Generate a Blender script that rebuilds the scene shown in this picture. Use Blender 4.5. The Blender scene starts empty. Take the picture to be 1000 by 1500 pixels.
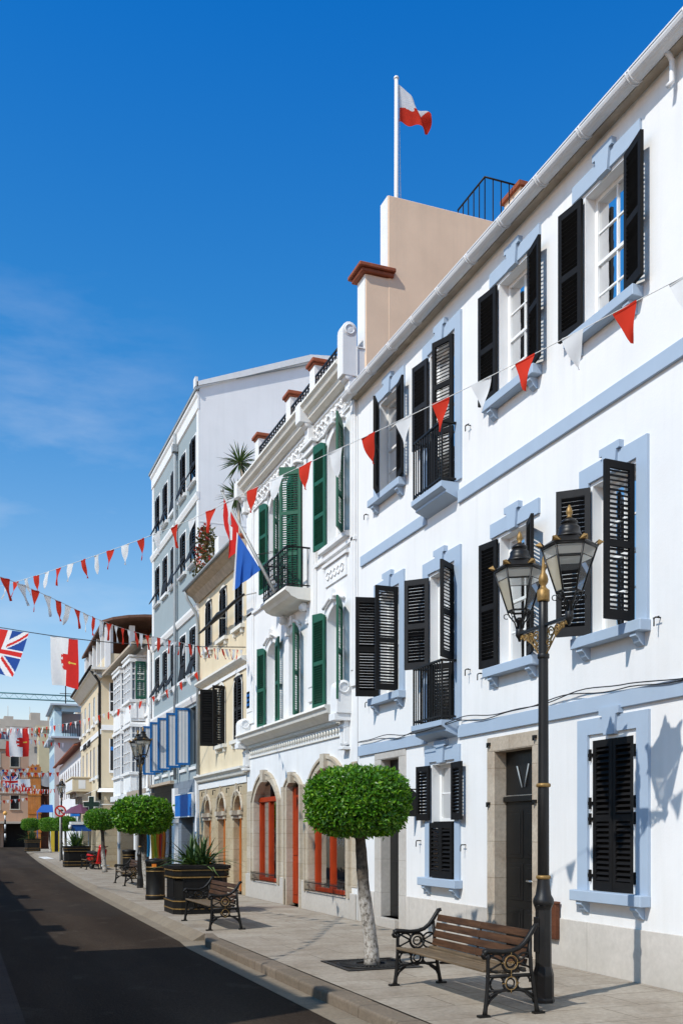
import bpy, math, random
from mathutils import Vector, Matrix, noise
R = math.radians
rnd = random.Random(11)
scene = bpy.context.scene
COL = scene.collection

# ------------------------------------------------------------------ helpers
class MB:
    """collects faces and links them as ONE mesh object"""
    def __init__(s):
        s.v, s.f, s.m, s.s = [], [], [], []
    def add(s, pts, faces, mi=0, sm=False):
        n = len(s.v)
        s.v += [tuple(p) for p in pts]
        for f in faces:
            s.f.append(tuple(i + n for i in f)); s.m.append(mi); s.s.append(sm)
    def face(s, pts, mi=0, sm=False):
        s.add(pts, [tuple(range(len(pts)))], mi, sm)
    def box(s, x0, x1, y0, y1, z0, z1, mi=0):
        x0, x1 = min(x0, x1), max(x0, x1); y0, y1 = min(y0, y1), max(y0, y1)
        s.add([(x0,y0,z0),(x1,y0,z0),(x1,y1,z0),(x0,y1,z0),(x0,y0,z1),(x1,y0,z1),(x1,y1,z1),(x0,y1,z1)],
              [(0,3,2,1),(4,5,6,7),(0,1,5,4),(1,2,6,5),(2,3,7,6),(3,0,4,7)], mi)
    def obox(s, c, a, b, d, mi=0):
        c, a, b, d = Vector(c), Vector(a), Vector(b), Vector(d)
        p = [c-a-b-d, c+a-b-d, c+a+b-d, c-a+b-d, c-a-b+d, c+a-b+d, c+a+b+d, c-a+b+d]
        s.add(p, [(0,3,2,1),(4,5,6,7),(0,1,5,4),(1,2,6,5),(2,3,7,6),(3,0,4,7)], mi)
    def tube(s, pts, r, n=8, mi=0, sm=True, caps=True):
        pts = [Vector(p) for p in pts]
        rs = r if isinstance(r, (list, tuple)) else [r]*len(pts)
        up = Vector((0,0,1)) if abs((pts[-1]-pts[0]).normalized().z) < .9 else Vector((1,0,0))
        vs = []
        for i, p in enumerate(pts):
            t = (pts[min(i+1, len(pts)-1)] - pts[max(i-1, 0)]).normalized()
            a = t.cross(up)
            if a.length < 1e-4: a = t.cross(Vector((0,1,0)))
            a.normalize(); b = a.cross(t).normalized()
            for k in range(n):
                w = 2*math.pi*(k+.5)/n
                vs.append(p + (a*math.cos(w) + b*math.sin(w))*rs[i])
        fs = []
        for i in range(len(pts)-1):
            for k in range(n):
                k2 = (k+1) % n
                fs.append((i*n+k, i*n+k2, (i+1)*n+k2, (i+1)*n+k))
        if caps:
            fs.append(tuple(range(n))[::-1]); fs.append(tuple(range((len(pts)-1)*n, len(pts)*n)))
        s.add(vs, fs, mi, sm)
    def lathe(s, prof, n=16, mi=0, c=(0,0), rot=0., sm=True, mis=None):
        base = len(s.v); vs = []
        for r, z in prof:
            for k in range(n):
                w = 2*math.pi*k/n + rot
                vs.append((c[0]+r*math.cos(w), c[1]+r*math.sin(w), z))
        s.v += vs
        for i in range(len(prof)-1):
            for k in range(n):
                k2 = (k+1) % n
                s.f.append((base+i*n+k, base+i*n+k2, base+(i+1)*n+k2, base+(i+1)*n+k))
                s.m.append(mis[i] if mis else mi); s.s.append(sm)
        s.f.append(tuple(base+k for k in range(n))[::-1]); s.m.append(mi); s.s.append(False)
        t = base+(len(prof)-1)*n
        s.f.append(tuple(t+k for k in range(n))); s.m.append(mis[-1] if mis else mi); s.s.append(False)
    def ring(s, c, u, v, rad, r, n=20, m=6, mi=0, a0=0., a1=360.):
        c, u, v = Vector(c), Vector(u), Vector(v)
        pts = []
        k = n if a1-a0 >= 360 else n+1
        for i in range(n+1):
            w = R(a0+(a1-a0)*i/n); pts.append(c+u*rad*math.cos(w)+v*rad*math.sin(w))
        s.tube(pts, r, m, mi)
    def grid(s, fn, nu, nv, mf=None, sm=True):
        base = len(s.v)
        for j in range(nv+1):
            for i in range(nu+1):
                s.v.append(tuple(fn(i/nu, j/nv)))
        for j in range(nv):
            for i in range(nu):
                a = base+j*(nu+1)+i
                s.f.append((a, a+1, a+nu+2, a+nu+1)); s.m.append(mf((i+.5)/nu, (j+.5)/nv) if mf else 0); s.s.append(sm)
    def mesh(s, name, mats):
        me = bpy.data.meshes.new(name)
        me.from_pydata(s.v, [], s.f)
        for m in (mats if isinstance(mats, (list, tuple)) else [mats]): me.materials.append(m)
        me.polygons.foreach_set('material_index', s.m)
        me.polygons.foreach_set('use_smooth', s.s)
        me.update()
        return me
    def build(s, name, mats, parent=None, loc=None, rot=None, bevel=0, seg=1):
        return obj(name, s.mesh(name, mats), parent, loc, rot, bevel, seg)
    def build_each(s, name, mats, parent=None, gap=.02, bevel=0):
        """one object per piece that stands apart from the others"""
        par = list(range(len(s.v)))
        def find(i):
            while par[i] != i: par[i] = par[par[i]]; i = par[i]
            return i
        for f in s.f:
            for i in f[1:]: par[find(i)] = find(f[0])
        bb = {}
        for i, p in enumerate(s.v):
            r = find(i); b = bb.setdefault(r, [list(p), list(p)])
            for k in range(3): b[0][k] = min(b[0][k], p[k]); b[1][k] = max(b[1][k], p[k])
        keys = list(bb)
        for x in range(len(keys)):
            for y in range(x):
                A, B = bb[keys[x]], bb[keys[y]]
                if all(A[0][k]-gap <= B[1][k] and B[0][k]-gap <= A[1][k] for k in range(3)): par[find(keys[x])] = find(keys[y])
        out = {}
        for f, m, sm in zip(s.f, s.m, s.s):
            r = find(f[0]); q = out.setdefault(r, (MB(), {}))
            idx = []
            for i in f:
                if i not in q[1]: q[1][i] = len(q[0].v); q[0].v.append(s.v[i])
                idx.append(q[1][i])
            q[0].f.append(tuple(idx)); q[0].m.append(m); q[0].s.append(sm)
        return [q[0].build(name, mats, parent, bevel=bevel) for q in out.values()]

def obj(name, me, parent=None, loc=None, rot=None, bevel=0, seg=1):
    o = bpy.data.objects.new(name, me); COL.objects.link(o)
    if parent: o.parent = parent
    if loc is not None: o.location = loc
    if rot is not None: o.rotation_euler = rot
    if bevel:
        b = o.modifiers.new('bevel', 'BEVEL'); b.width = bevel; b.segments = seg; b.limit_method = 'ANGLE'; b.angle_limit = R(40)
    return o

def tag(o, label, cat, group=None):
    o['label'] = label; o['category'] = cat
    if group: o['group'] = group
    return o
def thing(name, label, cat, loc=(0,0,0), rz=0, group=None):
    o = bpy.data.objects.new(name, None); COL.objects.link(o)
    o.empty_display_size = .2; o.location = loc; o.rotation_euler = (0,0,rz)
    return tag(o, label, cat, group)
def struct(o):
    o['kind'] = 'structure'; return o
def dup(root, loc, rz=0, label=None, scale=None):
    r = root.copy(); COL.objects.link(r); r.location = loc; r.rotation_euler = (0,0,rz)
    if label: r['label'] = label
    if scale: r.scale = scale
    for ch in list(root.children):
        c = ch.copy(); COL.objects.link(c); c.parent = r
        for g in list(ch.children):
            d = g.copy(); COL.objects.link(d); d.parent = c
    return r

# ------------------------------------------------------------------ materials
def newmat(name):
    m = bpy.data.materials.new(name); m.use_nodes = True
    nt = m.node_tree; b = nt.nodes['Principled BSDF']
    return m, nt, b
def N(nt, typ, **kw):
    n = nt.nodes.new(typ)
    for k, v in kw.items():
        if k in n.inputs: n.inputs[k].default_value = v
        else: setattr(n, k, v)
    return n
def pos(nt, sc=(1,1,1), swz=None):
    g = N(nt, 'ShaderNodeNewGeometry')
    if swz:
        sp = N(nt, 'ShaderNodeSeparateXYZ'); nt.links.new(g.outputs['Position'], sp.inputs[0])
        cb = N(nt, 'ShaderNodeCombineXYZ')
        for i, a in enumerate(swz):
            if a in 'XYZ': nt.links.new(sp.outputs[a], cb.inputs[i])
        out = cb.outputs[0]
    else: out = g.outputs['Position']
    mp = N(nt, 'ShaderNodeMapping'); mp.inputs['Scale'].default_value = sc
    nt.links.new(out, mp.inputs[0])
    return mp.outputs[0]
def mixc(nt, fac, a, b, blend='MIX'):
    m = N(nt, 'ShaderNodeMix', data_type='RGBA', blend_type=blend)
    for sock, v in ((m.inputs[0], fac), (m.inputs[6], a), (m.inputs[7], b)):
        if hasattr(v, 'is_output') or isinstance(v, bpy.types.NodeSocket): nt.links.new(v, sock)
        elif isinstance(v, (int, float)): sock.default_value = v
        else: sock.default_value = (*v, 1)
    return m.outputs[2]
def ramp(nt, src, stops):
    r = N(nt, 'ShaderNodeValToRGB'); nt.links.new(src, r.inputs[0])
    e = r.color_ramp.elements
    e[0].position, e[1].position = stops[0][0], stops[-1][0]
    def c4(c): return (c, c, c, 1) if isinstance(c, (int, float)) else (*c, 1)
    e[0].color, e[1].color = c4(stops[0][1]), c4(stops[-1][1])
    for p, c in stops[1:-1]:
        x = e.new(p); x.color = c4(c)
    return r.outputs[0]
def noise_tex(nt, vec, scale, detail=4, rough=.55):
    n = N(nt, 'ShaderNodeTexNoise', Scale=scale, Detail=detail, Roughness=rough)
    nt.links.new(vec, n.inputs['Vector']); return n.outputs['Fac']
def bump(nt, b, src, strength, dist=.01):
    bm = N(nt, 'ShaderNodeBump', Strength=strength, Distance=dist)
    nt.links.new(src, bm.inputs['Height']); nt.links.new(bm.outputs[0], b.inputs['Normal'])
def mul(c, k): return tuple(min(1, x*k) for x in c)

def mat(name, col, rough=.7, var=.12, scale=2.5, bmp=.25, bscale=45, streak=0., dirt=None, spec=.3, metal=0., base=0.):
    m, nt, b = newmat(name)
    P = pos(nt)
    c = mixc(nt, ramp(nt, noise_tex(nt, P, scale, 6, .6), [(.3, 0.), (.7, 1.)]), mul(col, 1-var), mul(col, 1+var*.35))
    if streak:
        st = ramp(nt, noise_tex(nt, pos(nt, (3.2, 3.2, .22)), 1.6, 5, .65), [(.48, 0.), (.78, 1.)])
        k = N(nt, 'ShaderNodeMath', operation='MULTIPLY'); nt.links.new(st, k.inputs[0]); k.inputs[1].default_value = streak
        c = mixc(nt, k.outputs[0], c, dirt or mul(col, .55))
    if base:      # splash-back grime near the ground
        sp = N(nt, 'ShaderNodeSeparateXYZ'); nt.links.new(P, sp.inputs[0])
        ad = N(nt, 'ShaderNodeMath', operation='ADD'); nt.links.new(sp.outputs['Z'], ad.inputs[0])
        nz = noise_tex(nt, P, 5, 4); ad2 = N(nt, 'ShaderNodeMath', operation='MULTIPLY'); nt.links.new(nz, ad2.inputs[0]); ad2.inputs[1].default_value = -.5
        nt.links.new(ad2.outputs[0], ad.inputs[1])
        g = ramp(nt, ad.outputs[0], [(0, base), (.35, 0.)])
        c = mixc(nt, g, c, dirt or mul(col, .5))
    nt.links.new(c, b.inputs['Base Color'])
    b.inputs['Roughness'].default_value = rough; b.inputs['Specular IOR Level'].default_value = spec; b.inputs['Metallic'].default_value = metal
    if bmp: bump(nt, b, noise_tex(nt, P, bscale, 5, .6), bmp, .006)
    return m

def blocks(name, swz, w, h, c1, c2, mortar, msize=.012, rough=.7, var=.25, offset=.5, bmp=.4, stain=.35, sc=1., stainc=(.1,.085,.065), base=0.):
    m, nt, b = newmat(name)
    vec = pos(nt, (1,1,1), swz)
    br = N(nt, 'ShaderNodeTexBrick', offset=offset)
    nt.links.new(vec, br.inputs['Vector'])
    for k, v in (('Color1', (*c1,1)), ('Color2', (*c2,1)), ('Mortar', (*mortar,1)), ('Scale', 1.), ('Mortar Size', msize), ('Mortar Smooth', .25), ('Brick Width', w), ('Row Height', h), ('Bias', 0.)):
        br.inputs[k].default_value = v
    P = pos(nt)
    n1 = noise_tex(nt, P, 1.3*sc, 6, .62)
    c = mixc(nt, ramp(nt, n1, [(.42, 0.), (.75, stain)]), br.outputs['Color'], stainc)
    n2 = noise_tex(nt, P, 14*sc, 5, .65)
    c = mixc(nt, var, c, ramp(nt, n2, [(.25, .25), (.7, 1.)]), 'MULTIPLY')
    if base:
        sp = N(nt, 'ShaderNodeSeparateXYZ'); nt.links.new(P, sp.inputs[0])
        g = ramp(nt, sp.outputs['Z'], [(0, base), (.5, 0.)])
        c = mixc(nt, g, c, stainc)
    nt.links.new(c, b.inputs['Base Color'])
    b.inputs['Roughness'].default_value = rough; b.inputs['Specular IOR Level'].default_value = .25
    inv = N(nt, 'ShaderNodeMath', operation='SUBTRACT'); inv.inputs[0].default_value = 1.; nt.links.new(br.outputs['Fac'], inv.inputs[1])
    ad = N(nt, 'ShaderNodeMath', operation='MULTIPLY_ADD'); nt.links.new(noise_tex(nt, P, 30*sc, 6, .65), ad.inputs[0]); ad.inputs[1].default_value = .45; nt.links.new(inv.outputs[0], ad.inputs[2])
    bump(nt, b, ad.outputs[0], bmp, .01)
    return m

def leafmat(name, dark, mid, light, trans=.25, rough=.38):
    m, nt, b = newmat(name)
    g = N(nt, 'ShaderNodeNewGeometry')
    c = ramp(nt, g.outputs['Random Per Island'], [(0, dark), (.62, mid), (1, light)])
    n = noise_tex(nt, pos(nt), 5, 3)
    c = mixc(nt, .5, c, ramp(nt, n, [(.3, .65), (.7, 1.)]), 'MULTIPLY')
    nt.links.new(c, b.inputs['Base Color']); b.inputs['Roughness'].default_value = rough
    b.inputs['Specular IOR Level'].default_value = .45
    tr = N(nt, 'ShaderNodeBsdfTranslucent'); nt.links.new(mixc(nt, 1., c, (1.5,1.4,.5), 'MULTIPLY'), tr.inputs[0])
    mx = N(nt, 'ShaderNodeMixShader'); mx.inputs[0].default_value = trans
    nt.links.new(b.outputs[0], mx.inputs[1]); nt.links.new(tr.outputs[0], mx.inputs[2])
    nt.links.new(mx.outputs[0], nt.nodes['Material Output'].inputs[0])
    return m
def cloth(name, col, trans=.35):
    m, nt, b = newmat(name)
    n = noise_tex(nt, pos(nt), 9, 3)
    c = mixc(nt, n, mul(col, .86), mul(col, 1.06))
    nt.links.new(c, b.inputs['Base Color']); b.inputs['Roughness'].default_value = .75; b.inputs['Specular IOR Level'].default_value = .15
    tr = N(nt, 'ShaderNodeBsdfTranslucent'); nt.links.new(c, tr.inputs[0])
    mx = N(nt, 'ShaderNodeMixShader'); mx.inputs[0].default_value = trans
    nt.links.new(b.outputs[0], mx.inputs[1]); nt.links.new(tr.outputs[0], mx.inputs[2])
    nt.links.new(mx.outputs[0], nt.nodes['Material Output'].inputs[0])
    return m
def glassmat(name, tint, alpha, rough=.04):
    """thin pane: part mirror, part see-through"""
    m, nt, b = newmat(name)
    gl = N(nt, 'ShaderNodeBsdfGlossy', Roughness=rough); tp = N(nt, 'ShaderNodeBsdfTransparent'); tp.inputs[0].default_value = (*tint, 1)
    fr = N(nt, 'ShaderNodeFresnel', IOR=1.5)
    k = N(nt, 'ShaderNodeMath', operation='ADD'); nt.links.new(fr.outputs[0], k.inputs[0]); k.inputs[1].default_value = alpha; k.use_clamp = True
    wv = N(nt, 'ShaderNodeBump', Strength=.12, Distance=.02); nt.links.new(noise_tex(nt, pos(nt), 3, 2), wv.inputs['Height'])
    nt.links.new(wv.outputs[0], gl.inputs['Normal'])
    mx = N(nt, 'ShaderNodeMixShader'); nt.links.new(k.outputs[0], mx.inputs[0]); nt.links.new(tp.outputs[0], mx.inputs[1]); nt.links.new(gl.outputs[0], mx.inputs[2])
    nt.links.new(mx.outputs[0], nt.nodes['Material Output'].inputs[0])
    return m
def frosted(name, col, mixv):
    m, nt, b = newmat(name)
    b.inputs['Base Color'].default_value = (*col, 1); b.inputs['Roughness'].default_value = .25
    nt.links.new(mixc(nt, noise_tex(nt, pos(nt), 8, 4), mul(col, .8), col), b.inputs['Base Color'])
    tp = N(nt, 'ShaderNodeBsdfTransparent'); tr = N(nt, 'ShaderNodeBsdfTranslucent'); tr.inputs[0].default_value = (*col, 1)
    m1 = N(nt, 'ShaderNodeMixShader'); m1.inputs[0].default_value = .6; nt.links.new(b.outputs[0], m1.inputs[1]); nt.links.new(tr.outputs[0], m1.inputs[2])
    mx = N(nt, 'ShaderNodeMixShader'); mx.inputs[0].default_value = mixv
    nt.links.new(m1.outputs[0], mx.inputs[1]); nt.links.new(tp.outputs[0], mx.inputs[2])
    nt.links.new(mx.outputs[0], nt.nodes['Material Output'].inputs[0])
    return m
def wood(name, a, bb, rough=.5, axis=(2., 2., 22.), bmp=.3):
    m, nt, b = newmat(name)
    n = noise_tex(nt, pos(nt, axis), 1.6, 7, .65)
    c = ramp(nt, n, [(.25, a), (.5, tuple((x+y)/2 for x, y in zip(a, bb))), (.75, bb)])
    n2 = noise_tex(nt, pos(nt), 2.5, 4)
    c = mixc(nt, .5, c, ramp(nt, n2, [(.3, .5), (.7, 1.)]), 'MULTIPLY')
    nt.links.new(c, b.inputs['Base Color']); b.inputs['Roughness'].default_value = rough; b.inputs['Specular IOR Level'].default_value = .18
    bump(nt, b, n, bmp, .004)
    return m

M = {}
M['white'] = mat('painted white render', (.775,.775,.775), .8, .05, 1.1, .3, 38, .26, (.57,.565,.54), base=.22)
M['white2'] = mat('old white render', (.76,.765,.77), .82, .07, 1.4, .3, 30, .22, (.5,.48,.43))
M['white_paint'] = mat('white gloss paint', (.8,.8,.79), .45, .04, 3, .06, 60)
M['cream_trim'] = mat('off white moulding', (.74,.72,.66), .7, .08, 3, .2, 40, .3, (.42,.38,.3))
M['blue'] = mat('pale blue trim paint', (.365,.455,.57), .65, .05, 2.5, .12, 50, .14, (.27,.37,.5))
M['black'] = mat('black shutter paint', (.011,.0105,.0105), .62, .3, 5, .15, 60, spec=.15)
M['black_grey'] = mat('weathered black shutter paint', (.018,.018,.02), .6, .3, 5, .15, 60, spec=.2)
M['iron'] = mat('black cast iron', (.009,.0085,.008), .5, .3, 8, .2, 70, spec=.28)
M['lampiron'] = mat('black lamp post paint', (.011,.0105,.0105), .42, .25, 6, .12, 60, .2, (.045,.042,.036), spec=.35)
M['gold'] = mat('gold paint', (.31,.19,.065), .48, .4, 18, .2, 80, metal=.35)
M['green'] = mat('dark green shutter paint', (.012,.095,.055), .55, .18, 4, .12, 60)
M['beige'] = mat('beige render', (.80,.595,.43), .85, .1, .9, .35, 25, .3, (.52,.4,.3))
M['terracotta'] = mat('terracotta coping', (.30,.085,.04), .75, .3, 7, .3, 30)
M['roof'] = mat('brown roof tile', (.16,.085,.06), .8, .3, 6, .4, 14)
M['gutter'] = mat('white plastic gutter', (.74,.75,.77), .4, .05, 3, .03, 20, .3, (.5,.5,.5))
M['soffit'] = mat('tan soffit board', (.5,.42,.33), .85, .25, 5, .3, 20)
M['plinth'] = blocks('marble plinth slabs', 'YZ0', 1.02, 1.4, (.6,.565,.52), (.64,.6,.555), (.4,.37,.33), .006, .5, .22, 0, .15, .42, 1., (.36,.34,.3), base=.35)
M['stone'] = blocks('door surround stone', 'YZ0', 3., .52, (.56,.49,.40), (.48,.40,.31), (.36,.3,.23), .006, .75, .4, 0, .5, .55, 1.6, (.27,.18,.11))
M['stone_pale'] = blocks('pale stone', 'YZ0', 3., .6, (.52,.49,.45), (.56,.53,.49), (.4,.37,.33), .006, .8, .25, 0, .3, .3, 1., (.36,.32,.27), base=.3)
M['tan'] = blocks('tan limestone', 'YZ0', .5, .33, (.50,.43,.33), (.56,.50,.41), (.38,.32,.24), .006, .8, .3, .5, .4, .45, 1., (.36,.26,.15), base=.2)
M['tan2'] = blocks('golden limestone', 'YZ0', .55, .3, (.48,.38,.24), (.54,.45,.31), (.36,.28,.18), .006, .8, .35, .5, .4, .5, 1., (.33,.22,.11), base=.2)
M['yellow'] = mat('cream yellow render', (.70,.595,.42), .85, .1, 1.2, .3, 28, .3, (.46,.35,.2))
M['greyblue'] = mat('grey blue render', (.29,.35,.375), .82, .06, 1.3, .25, 28, .2, (.34,.39,.41))
M['greyblue2'] = blocks('blue grey stone', 'YZ0', .9, .45, (.2,.24,.29), (.24,.28,.33), (.15,.18,.22), .008, .75, .3, .5, .3, .4, 1., (.1,.12,.15))
M['gable'] = mat('white gable render', (.86,.86,.86), .85, .06, .8, .3, 25, .2, (.6,.6,.59))
M['cream'] = mat('pale cream render', (.64,.54,.38), .85, .08, 1.3, .3, 28, .2, (.45,.38,.26))
M['lightblue'] = mat('pale blue render', (.5,.64,.68), .85, .06, 1.5, .3, 28, .1)
M['pink'] = mat('dusty pink render', (.5,.315,.215), .85, .1, 1.2, .3, 28, .2, (.3,.2,.15))
M['pinkpale'] = mat('pale pink render', (.56,.46,.43), .85, .08, 1.2, .3, 28, .2)
M['stonehill'] = mat('pale concrete', (.54,.48,.40), .85, .2, .3, .3, 8)
M['paleyellow'] = mat('pale yellow render', (.6,.52,.33), .85, .1, 1.2, .3, 28)
M['red_wood'] = wood('red varnished wood', (.25,.02,.003), (.46,.05,.005), .55, (9., 9., .8))
M['orange_wood'] = wood('orange varnished wood', (.36,.09,.015), (.55,.17,.035), .45, (9., 9., .8))
M['hoarding'] = wood('orange hoarding planks', (.42,.12,.018), (.66,.25,.05), .6, (8., 8., .7))
M['slat_wood'] = wood('weathered bench timber', (.03,.015,.008), (.13,.064,.032), .5, (20., 1.6, 20.))
M['seat_wood'] = wood('worn bench seat timber', (.085,.06,.036), (.24,.175,.11), .55, (20., 1.6, 20.))
M['brown_box'] = wood('red brown board', (.08,.028,.016), (.16,.06,.03), .5, (4., 4., 12.))
M['dark_door'] = mat('black door paint', (.008,.008,.008), .35, .3, 4, .1, 40, spec=.4)
M['dark'] = mat('dark interior', (.012,.011,.01), .9, .4, 2, 0)
M['window_dark'] = mat('dark window glass', (.02,.022,.025), .08, .3, 1, .02, 3, spec=.5)
M['window_grey'] = mat('grey window glass', (.2,.23,.27), .1, .3, 2, .02, 3, spec=.5)
M['glass'] = glassmat('window glass', (.8,.86,.84), .05)
M['lampglass'] = glassmat('lantern glass', (.95,.96,.95), .0, .1)
M['frost'] = frosted('creamy lantern glass', (.9,.8,.6), .22)
M['lace'] = frosted('etched lantern glass', (.85,.84,.78), .35)
M['curtain'] = mat('net curtain', (.40,.43,.40), .9, .1, 4, 0)
M['chrome'] = mat('steel handle', (.7,.7,.68), .25, .1, 4, 0, metal=.9)
M['cable'] = mat('black cable', (.02,.02,.022), .6, .2, 5, 0)
M['pipe_grey'] = mat('grey drain pipe', (.3,.33,.35), .6, .15, 4, .1)
M['cord'] = mat('white cord', (.7,.7,.68), .8, .05, 5, 0)
M['bred'] = cloth('red pennant cloth', (.68,.045,.022), .42)
M['bwhite'] = cloth('white pennant cloth', (.8,.8,.8), .35)
M['fblue'] = cloth('navy flag cloth', (.02,.07,.3), .35)
M['eublue'] = cloth('blue flag cloth', (.03,.13,.5), .35)
M['fred'] = cloth('red flag cloth', (.66,.03,.025), .4)
M['fyellow'] = cloth('gold flag cloth', (.7,.5,.08), .3)
M['leaf'] = leafmat('clipped tree leaves', (.024,.10,.006), (.085,.26,.011), (.24,.44,.03), .3)
M['leafcore'] = mat('dark crown core', (.009,.022,.005), .9, .4, 9, .4, 30)
M['yucca'] = leafmat('strap leaves', (.03,.07,.02), (.06,.12,.035), (.13,.2,.07), .18)
M['flower'] = leafmat('red blossom', (.3,.02,.02), (.5,.05,.05), (.6,.12,.08), .25)
M['grass'] = M['yucca']
M['soil'] = mat('dark soil', (.022,.016,.011), .95, .4, 12, .5, 40)
M['vine'] = leafmat('dry vine leaves', (.04,.05,.012), (.09,.085,.025), (.17,.14,.05), .2)
M['planter'] = mat('black planter paint', (.008,.0075,.007), .5, .3, 4, .12, 40, .25, (.03,.026,.02), spec=.22)
M['grey_metal'] = mat('galvanised pole', (.42,.42,.4), .5, .15, 5, .1, metal=.2)
M['sign_blue'] = mat('blue sign vinyl', (.008,.15,.5), .5, .1, 3, 0)
M['blue_paint'] = mat('mid blue paint', (.01,.13,.38), .5, .15, 4, .1)
M['stripe_grey'] = mat('pale grey blind', (.5,.55,.6), .7, .06, 4, .1)
M['signred'] = mat('red sign paint', (.6,.03,.02), .45, .08, 4, 0)
M['signwhite'] = mat('white sign paint', (.75,.75,.74), .5, .05, 4, 0)
M['signblack'] = mat('black sign paint', (.015,.015,.015), .5, .1, 4, 0)
M['crossgreen'] = mat('unlit green sign', (.02,.045,.03), .5, .2, 4, 0)
M['amber'] = mat('amber globe', (.85,.45,.12), .3, .1, 4, 0)
M['rubber'] = mat('black rubber', (.015,.015,.015), .8, .2, 8, .2)
M['moped_red'] = mat('red moped paint', (.55,.015,.012), .3, .1, 4, 0, spec=.5)
M['purple'] = cloth('purple canvas', (.2,.09,.16), .3)
M['canvas_blue'] = cloth('blue canvas', (.03,.12,.42), .2)
M['canvas_tan'] = cloth('tan canvas', (.5,.42,.33), .2)
M['canvas_green'] = cloth('green netting', (.05,.12,.1), .3)
M['tarp'] = cloth('grey tarpaulin', (.5,.5,.5), .2)
M['crane'] = mat('teal crane paint', (.2,.42,.42), .6, .1, 3, 0)
for k, c in (('t_orange', (.75,.22,.03)), ('t_yellow', (.75,.55,.06)), ('t_lime', (.35,.55,.05)), ('t_cyan', (.05,.35,.6)), ('t_red', (.65,.06,.04))): M[k] = cloth('towel '+k[2:], c, .2)

def bark():
    m, nt, b = newmat('whitewashed bark')
    P = pos(nt)
    n = noise_tex(nt, pos(nt, (1,1,.7)), 26, 6, .7)
    c = ramp(nt, n, [(.36, (.05,.04,.032)), (.46, (.3,.27,.23)), (.62, (.5,.47,.43))])
    sp = N(nt, 'ShaderNodeSeparateXYZ'); nt.links.new(P, sp.inputs[0])
    mr = N(nt, 'ShaderNodeMapRange'); mr.inputs[1].default_value = 1.0; mr.inputs[2].default_value = 1.35
    wob = N(nt, 'ShaderNodeMath', operation='MULTIPLY_ADD'); nt.links.new(noise_tex(nt, P, 9, 3), wob.inputs[0]); wob.inputs[1].default_value = .5; nt.links.new(sp.outputs['Z'], wob.inputs[2])
    nt.links.new(wob.outputs[0], mr.inputs[0])
    c = mixc(nt, mr.outputs[0], c, ramp(nt, n, [(.35, (.025,.02,.015)), (.65, (.12,.095,.07))]))
    nt.links.new(c, b.inputs['Base Color']); b.inputs['Roughness'].default_value = .9
    bump(nt, b, n, .6, .012)
    return m
M['bark'] = bark()

def asphalt():
    m, nt, b = newmat('worn asphalt')
    P = pos(nt)
    big = noise_tex(nt, pos(nt, (1.2, .25, 1)), .7, 6, .6)
    c = ramp(nt, big, [(.3, (.034,.024,.017)), (.5, (.045,.033,.024)), (.75, (.062,.047,.035))])
    sp = noise_tex(nt, pos(nt, (1., .55, 1)), 34, 6, .75)
    c = mixc(nt, .85, c, ramp(nt, sp, [(.3, .45), (.6, 1.), (.75, 2.1)]), 'MULTIPLY')
    tk = N(nt, 'ShaderNodeTexWave', wave_type='BANDS', bands_direction='X', Scale=.21, Distortion=1.2, Detail=3.); nt.links.new(pos(nt, (1, .12, 1)), tk.inputs['Vector'])
    c = mixc(nt, .45, c, ramp(nt, tk.outputs['Fac'], [(.2, .75), (.8, 1.25)]), 'MULTIPLY')
    v = N(nt, 'ShaderNodeTexVoronoi', feature='DISTANCE_TO_EDGE', Scale=.55)
    w = N(nt, 'ShaderNodeVectorMath', operation='ADD'); nt.links.new(P, w.inputs[0])
    nn = N(nt, 'ShaderNodeTexNoise', Scale=2., Detail=4.); nt.links.new(P, nn.inputs['Vector']); nt.links.new(nn.outputs['Color'], w.inputs[1])
    nt.links.new(w.outputs[0], v.inputs['Vector'])
    c = mixc(nt, ramp(nt, v.outputs['Distance'], [(0, .55), (.012, 0.)]), c, (.025,.022,.02))
    # repair patches and stains
    pt = N(nt, 'ShaderNodeTexVoronoi', feature='F1', distance='CHEBYCHEV', Scale=1.); pt.inputs['Randomness'].default_value = 1.; nt.links.new(pos(nt, (.5, .22, 1)), pt.inputs['Vector'])
    c = mixc(nt, ramp(nt, pt.outputs['Color'], [(.62, 0.), (.64, .45)]), c, (.03,.026,.023))
    c = mixc(nt, ramp(nt, noise_tex(nt, pos(nt, (1.5, 1., 1)), 1.1, 5, .6), [(.58, 0.), (.72, .55)]), c, (.082,.068,.055))
    nt.links.new(c, b.inputs['Base Color']); b.inputs['Roughness'].default_value = .9; b.inputs['Specular IOR Level'].default_value = .08
    bump(nt, b, sp, .7, .01)
    return m
M['asphalt'] = asphalt()
M['pave'] = blocks('stone paving', 'XY0', 1.25, .62, (.385,.335,.275), (.43,.38,.315), (.18,.145,.11), .008, .75, .5, .37, .25, .8, 1.2, (.24,.19,.14))
M['pave_left'] = blocks('brown pavers', 'XY0', .22, .11, (.034,.017,.010), (.042,.021,.012), (.014,.008,.005), .006, .8, .35, .5, .3, .4)
M['kerb'] = blocks('kerb stone', 'XYZ', 4., .9, (.2,.16,.118), (.235,.19,.145), (.09,.07,.05), .008, .8, .5, 0, .5, .6, 2., (.15,.125,.095))
M['channel'] = blocks('gutter concrete', 'XY0', 3., .9, (.25,.205,.15), (.285,.24,.18), (.2,.18,.15), .008, .8, .4, 0, .4, .55, 2., (.19,.16,.12))
M['ground'] = mat('distant ground', (.16,.14,.11), .95, .3, .05, .2, 2)
SKY_SAT, SKY_HUE, SKY_K, SUN_E = 1.28, .5, .125, 4.1
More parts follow.
